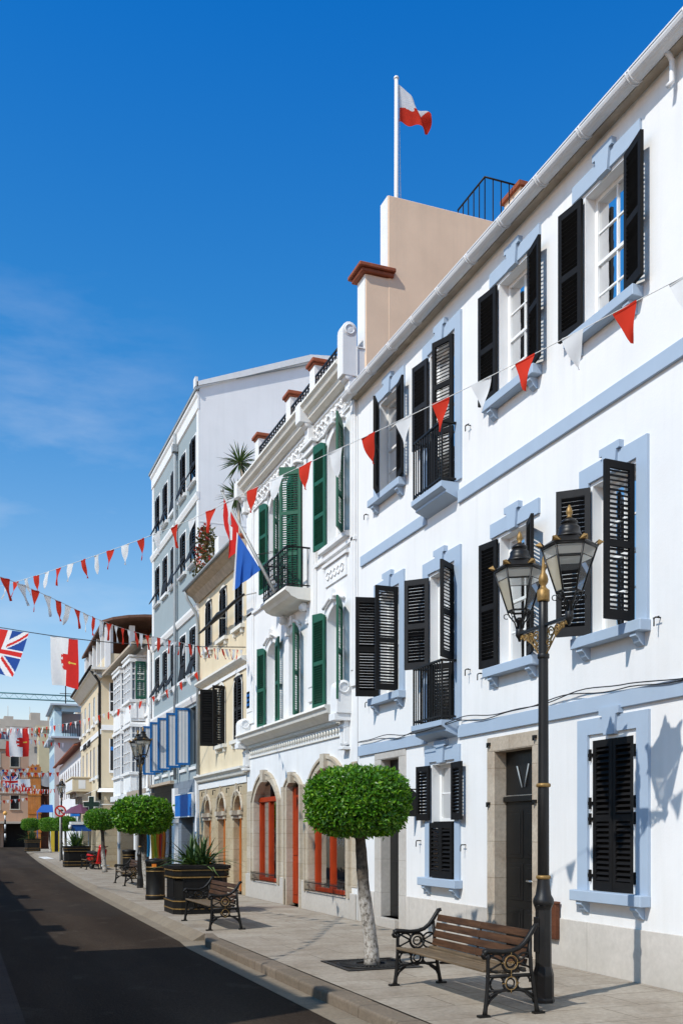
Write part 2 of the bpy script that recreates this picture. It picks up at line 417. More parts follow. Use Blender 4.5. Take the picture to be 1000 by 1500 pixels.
SKY_GRADE = [(0., (2.5,1.6,1.28)), (.25, (1.75,1.58,1.42)), (.45, (.62,1.4,1.58)), (.68, (.06,1.2,1.78)), (.85, (.23,.26,.27))]
SKY_CLOUD = (6.8, 7.2, 7.8)
# ------------------------------------------------------------------ facade tools
class Fac:
    """street front: s runs up the street, o comes out of the wall, z up; root Empty sits at the near corner"""
    def __init__(F, root, s0):
        F.root, F.s0 = root, s0
    def P(F, s, o, z): return (-o, s-F.s0, z)
    def box(F, mb, s0, s1, o0, o1, z0, z1, mi=0): mb.box(-o1, -o0, s0-F.s0, s1-F.s0, z0, z1, mi)
    def face(F, mb, pts, mi=0): mb.face([F.P(*p) for p in pts], mi)

def arch_fn(op):
    a, b, d, rise = op['a'], op['b'], op['d'], op.get('rise', 0)
    hw = (b-a)/2; c = (a+b)/2
    if rise <= 0: return lambda s: d
    rad = (hw*hw+rise*rise)/(2*rise); zc = d-rad
    return lambda s: zc+math.sqrt(max(0, rad*rad-(s-c)**2))

def wall(F, mb, s0, s1, z0, z1, ops, mi=0, o=0., rmi=None):
    rmi = mi if rmi is None else rmi
    S = sorted({s0, s1} | {v for p in ops for v in (p['a'], p['b']) if s0 < v < s1})
    Z = sorted({z0, z1} | {v for p in ops for v in (p['c'], p['d']) if z0 < v < z1})
    for i in range(len(S)-1):
        for j in range(len(Z)-1):
            cs, cz = (S[i]+S[i+1])/2, (Z[j]+Z[j+1])/2
            if any(p['a'] < cs < p['b'] and p['c'] < cz < p['d'] for p in ops): continue
            F.face(mb, [(S[i],o,Z[j]),(S[i],o,Z[j+1]),(S[i+1],o,Z[j+1]),(S[i+1],o,Z[j])], mi)
    for p in ops:
        a, b, c, d, rv, rise = p['a'], p['b'], p['c'], p['d'], p.get('rev', .2), p.get('rise', 0)
        f = arch_fn(p); n = 12 if rise else 1; rmi_ = p.get('rmi', rmi)
        zs = d-rise
        for s, k in ((a, 0), (b, 1)):
            F.face(mb, [(s,o,c),(s,o,zs),(s,-rv,zs),(s,-rv,c)], rmi_)
        F.face(mb, [(a,o,c),(b,o,c),(b,-rv,c),(a,-rv,c)], rmi_)
        for k in range(n):
            u, v = a+(b-a)*k/n, a+(b-a)*(k+1)/n
            fu, fv = max(f(u), zs), max(f(v), zs)
            F.face(mb, [(u,o,fu),(v,o,fv),(v,-rv,fv),(u,-rv,fu)], rmi_)
            if rise and (d-fu > 1e-4 or d-fv > 1e-4):
                F.face(mb, [(u,o,fu),(u,o,d),(v,o,d),(v,o,fv)], mi)

def shell(F, mb, s0, s1, z0, z1, depth, mi=0, far=True, near=True, o=0.):
    """side and back walls of a building"""
    if near: F.face(mb, [(s0,o,z0),(s0,-depth,z0),(s0,-depth,z1),(s0,o,z1)], mi)
    if far: F.face(mb, [(s1,o,z0),(s1,o,z1),(s1,-depth,z1),(s1,-depth,z0)], mi)
    F.face(mb, [(s0,-depth,z0),(s1,-depth,z0),(s1,-depth,z1),(s0,-depth,z1)], mi)

def sash(F, a, b, c, d, o=-.14, cols=2, rows=4, frame=.055, bar=.022, fm='white_paint', gm='glass', curtain=True, name='window', mid=True):
    mb = MB(); t = .05
    F.box(mb, a, a+frame, o-t, o, c, d); F.box(mb, b-frame, b, o-t, o, c, d)
    F.box(mb, a+frame, b-frame, o-t, o, c, c+frame); F.box(mb, a+frame, b-frame, o-t, o, d-frame, d)
    ia, ib, ic, idd = a+frame, b-frame, c+frame, d-frame
    for k in range(1, cols):
        x = ia+(ib-ia)*k/cols; F.box(mb, x-bar/2, x+bar/2, o-t+.008, o-.012, ic, idd)
    for k in range(1, rows):
        z = ic+(idd-ic)*k/rows; h = bar*1.9 if (mid and k*2 == rows) else bar
        F.box(mb, ia, ib, o-t+.004, o-(0.004 if h > bar else .016), z-h/2, z+h/2)
    w = mb.build(name, M[fm], F.root)
    g = MB(); F.face(g, [(ia,o-.03,ic),(ib,o-.03,ic),(ib,o-.03,idd),(ia,o-.03,idd)]); g.build('pane', M[gm], w)
    if curtain:
        k = MB(); ww = ib-ia
        def fn(side):
            x0, x1 = (ia-.02, ia+ww*.485) if side else (ib-ww*.485, ib+.02)
            return lambda u, v: F.P(x0+(x1-x0)*u, o-.16+.02*math.sin(u*22), ic-.02+(idd-ic+.04)*v)
        k.grid(fn(0), 24, 1); k.grid(fn(1), 24, 1)
        F.face(k, [(a-.05,o-.4,c),(b+.05,o-.4,c),(b+.05,o-.4,d),(a-.05,o-.4,d)], 1)
        k.build('curtain', [M['curtain'], M['dark']], w)
    return w

_sh = {}
def shutter_mesh(w, h, mname, flip=False, pitch=.05, splits=(.48,), arched=False, solid=False):
    key = (round(w,3), round(h,3), mname, flip, pitch, splits, arched, solid)
    if key in _sh: return _sh[key]
    mb = MB(); st = min(.065, w*.16); t = .02
    rails = [(0, .11)] + [(h*k-.04, h*k+.04) for k in splits] + [(h-.085, h)]
    mb.box(-t, t, 0, st, 0, h); mb.box(-t, t, w-st, w, 0, h)
    for z0, z1 in rails: mb.box(-t+.001, t-.001, st, w-st, z0, z1)
    if arched:
        mb.face([(-t,0,h),(t,0,h),(t,w*.3,h+.07),(-t,w*.3,h+.07)]); mb.face([(-t,w*.3,h+.07),(t,w*.3,h+.07),(t,w,h+.1),(-t,w,h+.1)])
        for x in (-t, t): mb.face([(x,0,h),(x,w,h),(x,w,h+.1),(x,w*.3,h+.07)])
        mb.face([(-t,w,h),(t,w,h),(t,w,h+.1),(-t,w,h+.1)])
    if solid:
        mb.box(-.008, .008, st, w-st, .1, h-.08)
    sg = -1 if flip else 1
    for i in range(len(rails)-1):
        z0, z1 = rails[i][1], rails[i+1][0]
        n = max(2, int((z1-z0)/pitch))
        for k in range(n):
            z = z0+(z1-z0)*(k+.5)/n
            an = R(42+rnd.uniform(-5, 5))
            mb.obox((0, w/2, z), (.0265*math.cos(an), 0, .0265*math.sin(an)*sg), (0, w/2-st+.004, 0), (-.0035*math.sin(an)*sg, 0, .0035*math.cos(an)))
    _sh[key] = mb.mesh('shutter', M[mname]); return _sh[key]

def leaf(F, op_a, op_b, c, d, side, phi, m='black', w=None, o=.035, arched=False, name='shutter', pitch=.05, splits=(.48,), solid=False):
    """side 'n' hangs on the near jamb, 'f' on the far one; phi 0 shut .. 180 flat on the wall"""
    w = w or (op_b-op_a)/2
    near = side == 'n'
    me = shutter_mesh(w, d-c, m, not near, pitch, splits, arched, solid)
    if phi > 150: o = max(o, .05)
    ob = obj(name, me, F.root, F.P(op_a if near else op_b, o, c), (0, 0, R(phi if near else 180-phi)))
    return ob

def surround(F, a, b, c, d, jamb=.19, lint=.2, full=True, m='blue', sill=True, key=True, gap=.045, nohead=False):
    mb = MB(); pr = .035
    if full:
        F.box(mb, a-gap-jamb, a-gap, 0, pr, c-.001, d+gap); F.box(mb, b+gap, b+gap+jamb, 0, pr, c-.001, d+gap)
    if not nohead: F.box(mb, a-gap-jamb, b+gap+jamb, 0, pr, d+gap, d+gap+lint)
    if key:
        k = (a+b)/2
        z0, z1 = d+gap-.03, d+gap+lint+.1
        pts = [(k-.1, z0), (k+.1, z0), (k+.135, z1-.09), (k+.19, z1-.085), (k+.19, z1), (k-.19, z1), (k-.19, z1-.085), (k-.135, z1-.09)]
        f0 = [(-pr, 0, 0)]
        F.face(mb, [(s, pr+.035, z) for s, z in pts])
        for i in range(8):
            p, q = pts[i], pts[(i+1) % 8]
            F.face(mb, [(p[0], pr+.035, p[1]), (q[0], pr+.035, q[1]), (q[0], 0, q[1]), (p[0], 0, p[1])])
    ob = mb.build('surround', M[m], F.root)
    if sill:
        sb = MB()
        F.box(sb, a-.26, b+.26, 0, .15, c-.13, c)
        s_ = sb.build('sill', M[m], F.root, bevel=.008)
        for q in (a-.1, b+.1):
            br = MB()
            prof = [(0, c-.132), (.12, c-.132), (.125, c-.17), (.085, c-.2), (.07, c-.235), (.03, c-.27), (0, c-.275)]
            w = .055
            for i in range(len(prof)):
                p, r2 = prof[i], prof[(i+1) % len(prof)]
                F.face(br, [(q-w,p[0],p[1]),(q+w,p[0],p[1]),(q+w,r2[0],r2[1]),(q-w,r2[0],r2[1])])
            for sgn in (-w, w): F.face(br, [(q+sgn, p[0], p[1]) for p in prof])
            br.build('bracket', M[m], s_)
    return ob

def band(F, name, s0, s1, z0, z1, o=.04, m='blue', bevel=.006, parent=None):
    mb = MB(); F.box(mb, s0, s1, 0, o, z0, z1); return mb.build(name, M[m], parent or F.root, bevel=bevel)

def profile_run(F, name, s0, s1, prof, m, parent=None, caps=True):
    """extrude an (o,z) outline along the street"""
    mb = MB()
    for i in range(len(prof)-1):
        p, q = prof[i], prof[i+1]
        F.face(mb, [(s0,p[0],p[1]),(s1,p[0],p[1]),(s1,q[0],q[1]),(s0,q[0],q[1])])
    if caps:
        for s in (s0, s1): F.face(mb, [(s, o, z) for o, z in prof])
    return mb.build(name, M[m], parent or F.root)

def dark_back(F, mb, a, b, c, d, o, mi=0): F.face(mb, [(a,o,c),(b,o,c),(b,o,d),(a,o,d)], mi)

def hook(F, s, z):
    mb = MB(); mb.tube([F.P(s,0,z), F.P(s,.07,z), F.P(s,.09,z-.02), F.P(s,.09,z-.1)], .009, 5); mb.tube([F.P(s-.05,.06,z), F.P(s+.05,.06,z)], .007, 5)
    mb.build('shutter_hook', M['iron'], F.root)

def railing(F, parent, s0, s1, o, z0, z1, n, m='iron', sides=3, ornate=False):
    mb = MB()
    F.box(mb, s0, s1, o-.02, o+.02, z1-.03, z1); F.box(mb, s0, s1, o-.014, o+.014, z0+.05, z0+.075)
    for i in range(n+1):
        s = s0+(s1-s0)*i/n; q = .012 if i in (0, n) else .008
        F.box(mb, s-q, s+q, o-q, o+q, z0, z1-.028)
        if ornate and i < n:
            c = (s0+(s1-s0)*(i+.5)/n); rr = (s1-s0)/n*.42
            for zz in (z0+.22, z0+.45, z1-.2): mb.ring(F.P(c, o, zz), (0,1,0), (0,0,1), rr, .009, 10, 4)
    for s in (s0, s1):
        F.box(mb, s-.02, s+.02, 0, o, z1-.031, z1-.001); F.box(mb, s-.014, s+.014, 0, o, z0+.049, z0+.074)
        k = max(2, int(o/.11))
        for i in range(1, k):
            F.box(mb, s-.008, s+.008, o*i/k-.008, o*i/k+.008, z0, z1-.03)
    return mb.build('railing', M[m], parent)

# ------------------------------------------------------------------ world, sun, camera
SUN = Vector((1.7, .72, -1.86)).normalized()          # direction the light travels
EL = math.asin(-SUN.z); AZ = math.atan2(-SUN.x, -SUN.y)
W = bpy.data.worlds.new('World'); scene.world = W; W.use_nodes = True
nt = W.node_tree; bg = nt.nodes['Background']
sky = N(nt, 'ShaderNodeTexSky', sky_type='NISHITA', sun_disc=False)
sky.sun_elevation = EL; sky.sun_rotation = AZ % (2*math.pi)
sky.altitude = 0; sky.air_density = 1.0; sky.dust_density = .9; sky.ozone_density = 3.0
tc = N(nt, 'ShaderNodeTexCoord')
hs = N(nt, 'ShaderNodeHueSaturation', Saturation=SKY_SAT, Value=1.0, Hue=SKY_HUE); nt.links.new(sky.outputs[0], hs.inputs['Color'])
mp = N(nt, 'ShaderNodeMapping'); mp.inputs['Scale'].default_value = (3.2, 3.2, 11.); mp.inputs['Rotation'].default_value = (0, .1, 0); nt.links.new(tc.outputs['Generated'], mp.inputs[0])
cn = noise_tex(nt, mp.outputs[0], 1.5, 8, .58)
# thin cirrus low on the left of the street only
dv = N(nt, 'ShaderNodeVectorMath', operation='DOT_PRODUCT'); nt.links.new(tc.outputs['Generated'], dv.inputs[0])
dv.inputs[1].default_value = Vector((.06, .94, .29)).normalized()
msk = ramp(nt, dv.outputs['Value'], [(.975, 0.), (.999, 1.)])
cl = ramp(nt, cn, [(.5, 0.), (.82, .3)])
mm = N(nt, 'ShaderNodeMath', operation='MULTIPLY'); nt.links.new(cl, mm.inputs[0]); nt.links.new(msk, mm.inputs[1])
sz = N(nt, 'ShaderNodeSeparateXYZ'); nt.links.new(tc.outputs['Generated'], sz.inputs[0])
grade = ramp(nt, sz.outputs['Z'], SKY_GRADE)
c = mixc(nt, 1., hs.outputs[0], grade, 'MULTIPLY')
c = mixc(nt, mm.outputs[0], c, SKY_CLOUD)
nt.links.new(c, bg.inputs[0]); bg.inputs[1].default_value = SKY_K
sl = bpy.data.lights.new('sun', 'SUN'); sl.energy = SUN_E; sl.angle = R(.53); sl.color = (1., .94, .85)
so = bpy.data.objects.new('sun', sl); COL.objects.link(so); so.rotation_euler = SUN.to_track_quat('-Z', 'Y').to_euler(); so.location = (-20, -10, 30)
cam = bpy.data.cameras.new('camera'); co = bpy.data.objects.new('camera', cam); COL.objects.link(co); scene.camera = co
TH = math.atan((500+62)/1458)
co.location = (0, 0, 1.7); co.rotation_euler = (R(90), 0, -TH)
cam.sensor_width = 36; cam.lens = 1458/1500*36; cam.shift_y = (1218-750)/1500; cam.clip_end = 3000; cam.clip_start = .1
scene.view_settings.view_transform = 'Standard'; scene.view_settings.look = 'None'; scene.view_settings.exposure = 0
scene.render.engine = 'CYCLES'

# ------------------------------------------------------------------ ground
mb = MB(); mb.box(-600, 600, -100, 900, -.6, -.16); struct(mb.build('ground', M['ground']))
KE = [(-6, 3.64), (15.4, 3.64), (16.3, 3.84), (23, 3.93), (34, 4.1), (47, 4.45), (60, 4.85), (75, 5.4), (90, 6.0), (110, 7.2), (124, 8.5)]
def kx(s):
    for (a, x), (b, y) in zip(KE, KE[1:]):
        if a <= s <= b: return x+(y-x)*(s-a)/(b-a)
    return KE[-1][1]
def strip(name, m, ss, f0, f1, z0, z1=None, kind=True):
    b_ = MB()
    for s, t in zip(ss, ss[1:]):
        b_.face([(f0(s), s, z0), (f1(s), s, z1 if z1 is not None else z0), (f1(t), t, z1 if z1 is not None else z0), (f0(t), t, z0)])
    o = b_.build(name, M[m])
    return struct(o)
SS = [-6, 0, 4, 8, 12, 15.4, 16.3, 19, 23, 28, 34, 40, 47, 53, 60, 67, 75, 82, 90, 100, 110, 124]
strip('road', 'asphalt', SS, lambda s: .6-.004*max(0, s-20), lambda s: kx(s)-.3, -.12)
strip('gutter', 'channel', SS, lambda s: kx(s)-(.3 if s < 15.5 else .42), lambda s: kx(s)+.0 if s < 15.5 else kx(s)-.2, -.116)
strip('pavement', 'pave', SS, lambda s: kx(s)+(.27 if s < 15.5 else 0), lambda s: 14., 0)
strip('ramp_kerb', 'channel', [s for s in SS if s >= 16.2], lambda s: kx(s)-.2, lambda s: kx(s), -.116, 0)
q = MB(); q.face([(3.64,16.3,-.116),(3.84,16.3,-.116),(3.84,16.3,0)]); q.face([(3.64,15.4,-.115),(3.86,16.3,-.115),(3.6,16.3,-.115)]); struct(q.build('ramp_end', M['channel']))
strip('far_pavement', 'pave_left', [-6, 10, 20, 40, 60, 90, 124], lambda s: -9., lambda s: .6-.004*max(0, s-20), -.105)
kb = MB(); s = -6.
while s < 15.3:
    L = rnd.uniform(.82, .98); e = min(s+L, 15.4); dx = rnd.uniform(-.006, .006)
    kb.box(3.64+dx, 3.905, s+.004, e-.004, -.2, .004+rnd.uniform(-.003, .003)); s = e
kb.add([(3.64,15.4,-.2),(3.9,15.4,-.2),(4.0,16.3,-.2),(3.84,16.3,-.2),(3.64,15.4,0.003),(3.9,15.4,0.003),(4.0,16.3,.003),(3.84,16.3,0.003)],[(0,3,2,1),(4,5,6,7),(0,1,5,4),(1,2,6,5),(2,3,7,6),(3,0,4,7)])
struct(kb.build('kerb', M['kerb'], bevel=.03, seg=3))
# crossing marks at the far dropped kerb
for k, (x, y) in enumerate([(5.0, 64), (5.32, 64.3)]):
    q = MB(); q.box(x, x+.28, y, y+5, .004, .008); struct(q.build('painted_mark', M['signwhite']))
# ================================================================== white corner house with blue trim
DW = 7.14
S0 = 8.0
b1 = thing('town_house', 'white rendered town house with pale blue window trim, black shutters and white gutter', 'building', (DW, S0, 0), 0)
F = Fac(b1, S0)
tops = [(9.84,.84,7.8,9.43), (11.9,.84,7.82,9.43), (14.1,.86,7.06,9.38), (16.15,.86,7.75,9.43)]
firs = [(9.7,.82,4.05,5.86), (11.9,.8,4.02,5.84), (14.1,.84,3.42,5.82), (16.15,.84,4.12,5.95)]
grd = [(9.71,.84,.99,2.82), (11.93,1.02,0.,2.84), (14.07,.78,.96,2.77), (16.13,.8,.17,3.0)]
def op(t, **k): return dict(a=t[0]-t[1]/2, b=t[0]+t[1]/2, c=t[2], d=t[3], **k)
OPS = [op(t) for t in tops+firs] + [op(grd[0], rev=.1), op(grd[1], rev=.24), op(grd[2]), op(grd[3], rev=.24)]
mb = MB(); wall(F, mb, -2, 17.65, -.15, 10.3, OPS); shell(F, mb, -2, 17.65, -.15, 10.3, 9.)
mb.build('wall', M['white'], b1)
# plinth slabs, broken at the doors
pb = MB()
for a, b in ((-2, 11.24), (12.64, 15.44), (16.84, 17.6)):
    F.box(pb, a, b, 0, .022, -.15, .6)
pb.build_each('plinth', M['plinth'], b1, bevel=.006)
band(F, 'string_course', -2, 13.52, 6.70, 6.895); band(F, 'string_course', 14.64, 17.45, 6.70, 6.895)
band(F, 'string_course', -2, 13.52, 3.125, 3.315); band(F, 'string_course', 14.64, 17.56, 3.125, 3.315)
# eaves
rf = MB(); F.face(rf, [(-2.2,.2,10.1),(17.75,.2,10.1),(17.75,-5,11.3),(-2.2,-5,11.3)]); F.face(rf, [(-2.2,-5,11.3),(17.75,-5,11.3),(17.75,-9.2,10.2),(-2.2,-9.2,10.2)])
F.box(rf, -2.2, 17.75, .13, .23, 10.07, 10.098)
rf.build('roof', M['roof'], b1)
sf = MB(); F.box(sf, -2.1, 17.66, .0, .12, 9.955, 10.0); sf.build('soffit', M['soffit'], b1)
gb = MB(); nG = 10
for i in range(nG):
    a, b = math.pi+math.pi*i/nG, math.pi+math.pi*(i+1)/nG
    for rr in (.1, .094):
        F.face(gb, [(-2.1,.2+rr*math.cos(a),10.03+rr*math.sin(a)),(17.78,.2+rr*math.cos(a),10.03+rr*math.sin(a)),(17.78,.2+rr*math.cos(b),10.03+rr*math.sin(b)),(-2.1,.2+rr*math.cos(b),10.03+rr*math.sin(b))])
        gb.s[-1] = True
F.box(gb, -2.1, 17.78, .288, .306, 10.024, 10.042)
F.face(gb, [(17.78,.2+.1*math.cos(math.pi+math.pi*i/nG),10.03+.1*math.sin(math.pi+math.pi*i/nG)) for i in range(nG+1)])
g1 = gb.build('gutter', M['gutter'], b1)
cb = MB(); s = 8.1
while s < 17.7:
    cb.ring(F.P(s, .2, 10.03), (1,0,0), (0,0,1), .105, .012, 14, 4, 0, 180, 360)
    cb.ring(F.P(s+.05, .2, 10.03), (1,0,0), (0,0,1), .105, .012, 14, 4, 0, 180, 360)
    s += .93
cb.build_each('gutter_joint', M['gutter'], g1)
dp = MB(); dp.tube([F.P(8.6,.18,9.97), F.P(8.6,.1,9.93), F.P(8.6,.07,9.88), F.P(8.6,.07,9.66), F.P(8.6,.12,9.6)], .03, 8); dp.build('outlet_pipe', M['gutter'], b1)
# top floor
for i in (0, 1):
    c, w, z0, z1 = tops[i]; a, b = c-w/2, c+w/2
    surround(F, a, b, z0, z1, full=False); sash(F, a, b, z0, z1)
    leaf(F, a, b, z0+.02, z1-.02, 'f', 173); leaf(F, a, b, z0+.02, z1-.02, 'n', 168)
c, w, z0, z1 = tops[3]; a, b = c-w/2, c+w/2
surround(F, a, b, z0, z1); sash(F, a, b, z0, z1)
leaf(F, a, b, z0+.02, z1-.02, 'f', 33); leaf(F, a, b, z0+.02, z1-.02, 'n', 168); hook(F, b+.55, z0-.15)
def balcony_door(t, lo, phis, zslab):
    c, w, z0, z1 = t; a, b = c-w/2, c+w/2
    surround(F, a, b, z0, z1, sill=False); sash(F, a, b, z0+.02, z1, rows=5, mid=False)
    zm = z0+.92
    leaf(F, a, b, zm, z1-.02, 'f', phis[0], 'black_grey'); leaf(F, a, b, zm, z1-.02, 'n', phis[1])
    leaf(F, a, b, z0+.03, zm-.03, 'f', phis[2], splits=()); leaf(F, a, b, z0+.03, zm-.03, 'n', phis[3], splits=())
    sl = profile_run(F, 'balcony', c-.56, c+.52, [(0,zslab),(.3,zslab),(.3,zslab-.08),(.25,zslab-.115),(.22,zslab-.13),(.22,zslab-.165),(0,zslab-.25)], 'blue')
    railing(F, sl, c-.52, c+.48, .27, zslab, zslab+.93, 12)
    hook(F, a-.5, z0+.7)
balcony_door(tops[2], 0, (172, 20, 8, 24), 7.03)
balcony_door(firs[2], 0, (138, 128, 14, 28), 3.4)
# first floor
P1 = [(135, 93), (171, 157), None, (103, 90)]
for i in (0, 1, 3):
    c, w, z0, z1 = firs[i]; a, b = c-w/2, c+w/2
    surround(F, a, b, z0, z1, full=(i != 1)); sash(F, a, b, z0, z1)
    leaf(F, a, b, z0+.02, z1-.02, 'f', P1[i][0], 'black_grey' if i == 0 else 'black'); leaf(F, a, b, z0+.02, z1-.02, 'n', P1[i][1])
    hook(F, b+.5 if i != 0 else a-.42, z0-.02)
# ground floor
c, w, z0, z1 = grd[0]; a, b = c-w/2, c+w/2
surround(F, a, b, z0, z1, jamb=.21, lint=.19)
fb = MB(); F.box(fb, a, a+.03, -.06, .012, z0, z1); F.box(fb, b-.03, b, -.06, .012, z0, z1); F.box(fb, a+.03, b-.03, -.06, .012, z1-.03, z1)
dark_back(F, fb, a, b, z0, z1, -.09, 1); fb.build('window', [M['white_paint'], M['dark']], b1)
leaf(F, a+.03, b-.03, z0+.01, z1-.03, 'f', 1.5, pitch=.062, o=-.012); leaf(F, a+.03, b-.03, z0+.01, z1-.03, 'n', 1, pitch=.062, o=-.012)
hg = MB()
for s in (a, b):
    for z in (z0+.18, z0+.86, z0+1.05, z1-.2): F.box(hg, s-.015, s+.015, .01, .04, z-.07, z+.07); F.box(hg, s-.04, s+.04, .012, .03, z-.02, z+.02)
hg.build_each('hinge', M['iron'], b1)
c, w, z0, z1 = grd[2]; a, b = c-w/2, c+w/2
surround(F, a, b, z0, z1, jamb=.16, lint=.22); sash(F, a, b, z0+.9, z1, rows=2, cols=1, mid=False)
fb = MB(); dark_back(F, fb, a, b, z0, z0+.9, -.1); F.box(fb, a, b, -.2, -.02, z0+.885, z0+.9); fb.build('shutter_box', M['dark'], b1)
leaf(F, a, b, z0+.92, z1-.01, 'f', 174, splits=()); leaf(F, a, b, z0+.92, z1-.01, 'n', 174, splits=())
leaf(F, a, b, z0+.01, z0+.88, 'f', 1, splits=(), pitch=.062); leaf(F, a, b, z0+.01, z0+.88, 'n', 1, splits=(), pitch=.062)
hook(F, b+.42, 1.55); hook(F, a-.36, 1.5)
pq = MB(); pq.tube([F.P(15.0,0,2.4), F.P(15.0,.25,2.4)], .012, 5)
pts = [(.12+.2*math.cos(R(t))*.9, 2.28+.2*math.sin(R(t))) for t in range(0, 181, 20)]+[(-.05+.0,1.95),(.3,1.95)]
pts = [(.02,1.95),(.02,2.28)]+[(.16-.14*math.cos(R(t)), 2.28+.12*math.sin(R(t))) for t in range(20, 161, 20)]+[(.30,2.28),(.30,1.95)]
for q in (14.985, 15.015): F.face(pq, [(q, o, z) for o, z in pts])
for p, q in zip(pts, pts[1:]+pts[:1]): F.face(pq, [(14.985,*p),(15.015,*p),(15.015,*q),(14.985,*q)])
pq.build('hanging_sign', M['signblack'], b1)

def stone_door(t, so, m, pr, jw, lh, name='door_surround'):
    c, w, z0, z1 = t; a, b = c-w/2, c+w/2
    k = MB(); F.box(k, a-jw, a, 0, pr, 0, z1); F.box(k, b, b+jw, 0, pr, 0, z1); F.box(k, a-jw, b+jw, 0, pr, z1, z1+lh)
    # lining of the reveal
    F.box(k, a, a+.012, -so, pr-.003, z0, z1); F.box(k, b-.012, b, -so, pr-.003, z0, z1); F.box(k, a+.012, b-.012, -so, pr-.003, z1-.012, z1)
    if z0 > .05: F.box(k, a, b, -so, .1, 0, z0)
    ob = k.build(name, M[m], b1, bevel=.008)
    return a, b, z0, z1
a, b, z0, z1 = stone_door(grd[1], .22, 'stone', .03, .19, .2)
d = MB(); zt = 2.12
F.box(d, a+.012, b-.012, -0.225, -0.165, z0, z1)                       # leaf and overlight
for x0, x1 in ((a+.09, a+.47), (b-.47, b-.09)):
    for y0, y1 in ((.16,.62), (.74,1.25), (1.33,2.0)):
        F.box(d, x0, x1, -0.165, -0.152, y0, y1); F.box(d, x0+.05, x1-.05, -0.152, -0.143, y0+.05, y1-.05)
F.box(d, a+.012, b-.012, -0.165, -0.115, zt, zt+.07)
dr = d.build('door', M['dark_door'], b1, bevel=.006)
hd = MB(); hd.tube([F.P(a+.18,-0.105,1.02), F.P(a+.36,-0.105,1.02)], .016, 8); hd.tube([F.P(a+.2,-0.145,1.02), F.P(a+.2,-0.105,1.02)], .01, 6); F.box(hd, a+.05, b-.05, -0.120, -0.112, zt+.075, zt+.088); hd.build('door_handle', M['chrome'], dr)
fn = MB(); fc = (a+b)/2
for t in (62, 112):
    q = R(t); F.box
    fn.tube([F.P(fc+.08*math.cos(q), -0.150, zt+.12+.08*math.sin(q)), F.P(fc+.36*math.cos(q), -0.150, zt+.12+.42*math.sin(q))], .012, 5)
fn.build('fanlight', M['pipe_grey'], dr)  # pale bars standing in for reflection slivers in the dark overlight
iron = MB()
for s, z in ((11.33,2.95),(12.55,2.95),(11.33,2.1),(12.56,2.1)): F.box(iron, s-.03, s+.03, .03, .07, z-.02, z+.02); F.box(iron, s+.01, s+.03, .05, .07, z-.05, z-.02)
iron.build_each('hook', M['iron'], b1)
a, b, z0, z1 = stone_door(grd[3], .22, 'stone_pale', .02, .27, .14)
d = MB(); F.box(d, a+.012, b-.012, -0.230, -0.170, z0, z1); F.box(d, a+.1, b-.1, -0.170, -0.160, z0+.2, z0+1.0); F.box(d, a+.1, b-.1, -0.170, -0.160, z0+1.1, z0+2.1)
dr = d.build('door', M['dark_door'], b1, bevel=.006)
hd = MB(); hd.tube([F.P(a+.12,-0.120,1.2), F.P(a+.12,-0.120,1.32)], .015, 6); hd.build('door_handle', M['chrome'], dr)
# meter board low on the wall
mbx = MB(); F.box(mbx, 10.78, 11.1, .024, .09, .33, .78); F.box(mbx, 10.76, 11.12, .024, .1, .781, .81); mbx.build('meter_box', M['brown_box'], b1, bevel=.006)
# cable looped along the lower blue band
cbm = MB()
for dz, ph in ((0, 0), (.02, 1.3)):
    pts = []
    s = 17.5
    while s > 3:
        sag = .06*math.sin(s*1.9+ph)+.03*math.sin(s*4.3+ph)
        if s < 9.3: sag -= .08*math.sin((9.3-s)*2.2)
        inside = 13.5 < s < 14.66
        pts.append(F.P(s, .055 if not inside else .31, 3.36+sag*.55+dz+(-.1 if inside else 0))); s -= .17
    cbm.tube(pts, .0075, 5)
cbm.build('cable', M['cable'], b1)

# ================================================================== ornate white house with green shutters
S0 = 17.66
b2 = thing('town_house', 'ornate white house with dark green shutters, moulded cornice and red wood ground floor', 'building', (DW, S0, 0))
F = Fac(b2, S0)
f1 = [(23.2,.88,4.25,6.3),(21.5,.8,4.25,6.3),(18.88,.95,4.25,6.3)]
f2 = [(23.05,.84,7.58,9.85),(21.42,.98,6.95,9.85),(18.85,.95,7.58,9.85)]
gA = dict(a=22.72, b=24.66, c=.44, d=2.98, rise=.52, rev=.26); gD = dict(a=21.06, b=21.92, c=0, d=2.86, rise=.12, rev=.2); gB = dict(a=18.2, b=20.42, c=.4, d=3.06, rise=.6, rev=.26)
OPS = [op(t, rise=.24, rev=.26) for t in f1] + [op(t, rise=.34, rev=.26) for t in f2] + [gA, gD, gB]
for o_ in (gA, gD, gB): o_['rmi'] = 1
mb = MB(); wall(F, mb, 17.67, 25.44, -.15, 11., OPS); shell(F, mb, 17.69, 25.44, -.15, 11., 9.)
F.face(mb, [(17.67,0,10.97),(25.44,0,10.97),(25.44,-9,10.97),(17.67,-9,10.97)])
mb.build('wall', [M['white2'], M['tan']], b2)
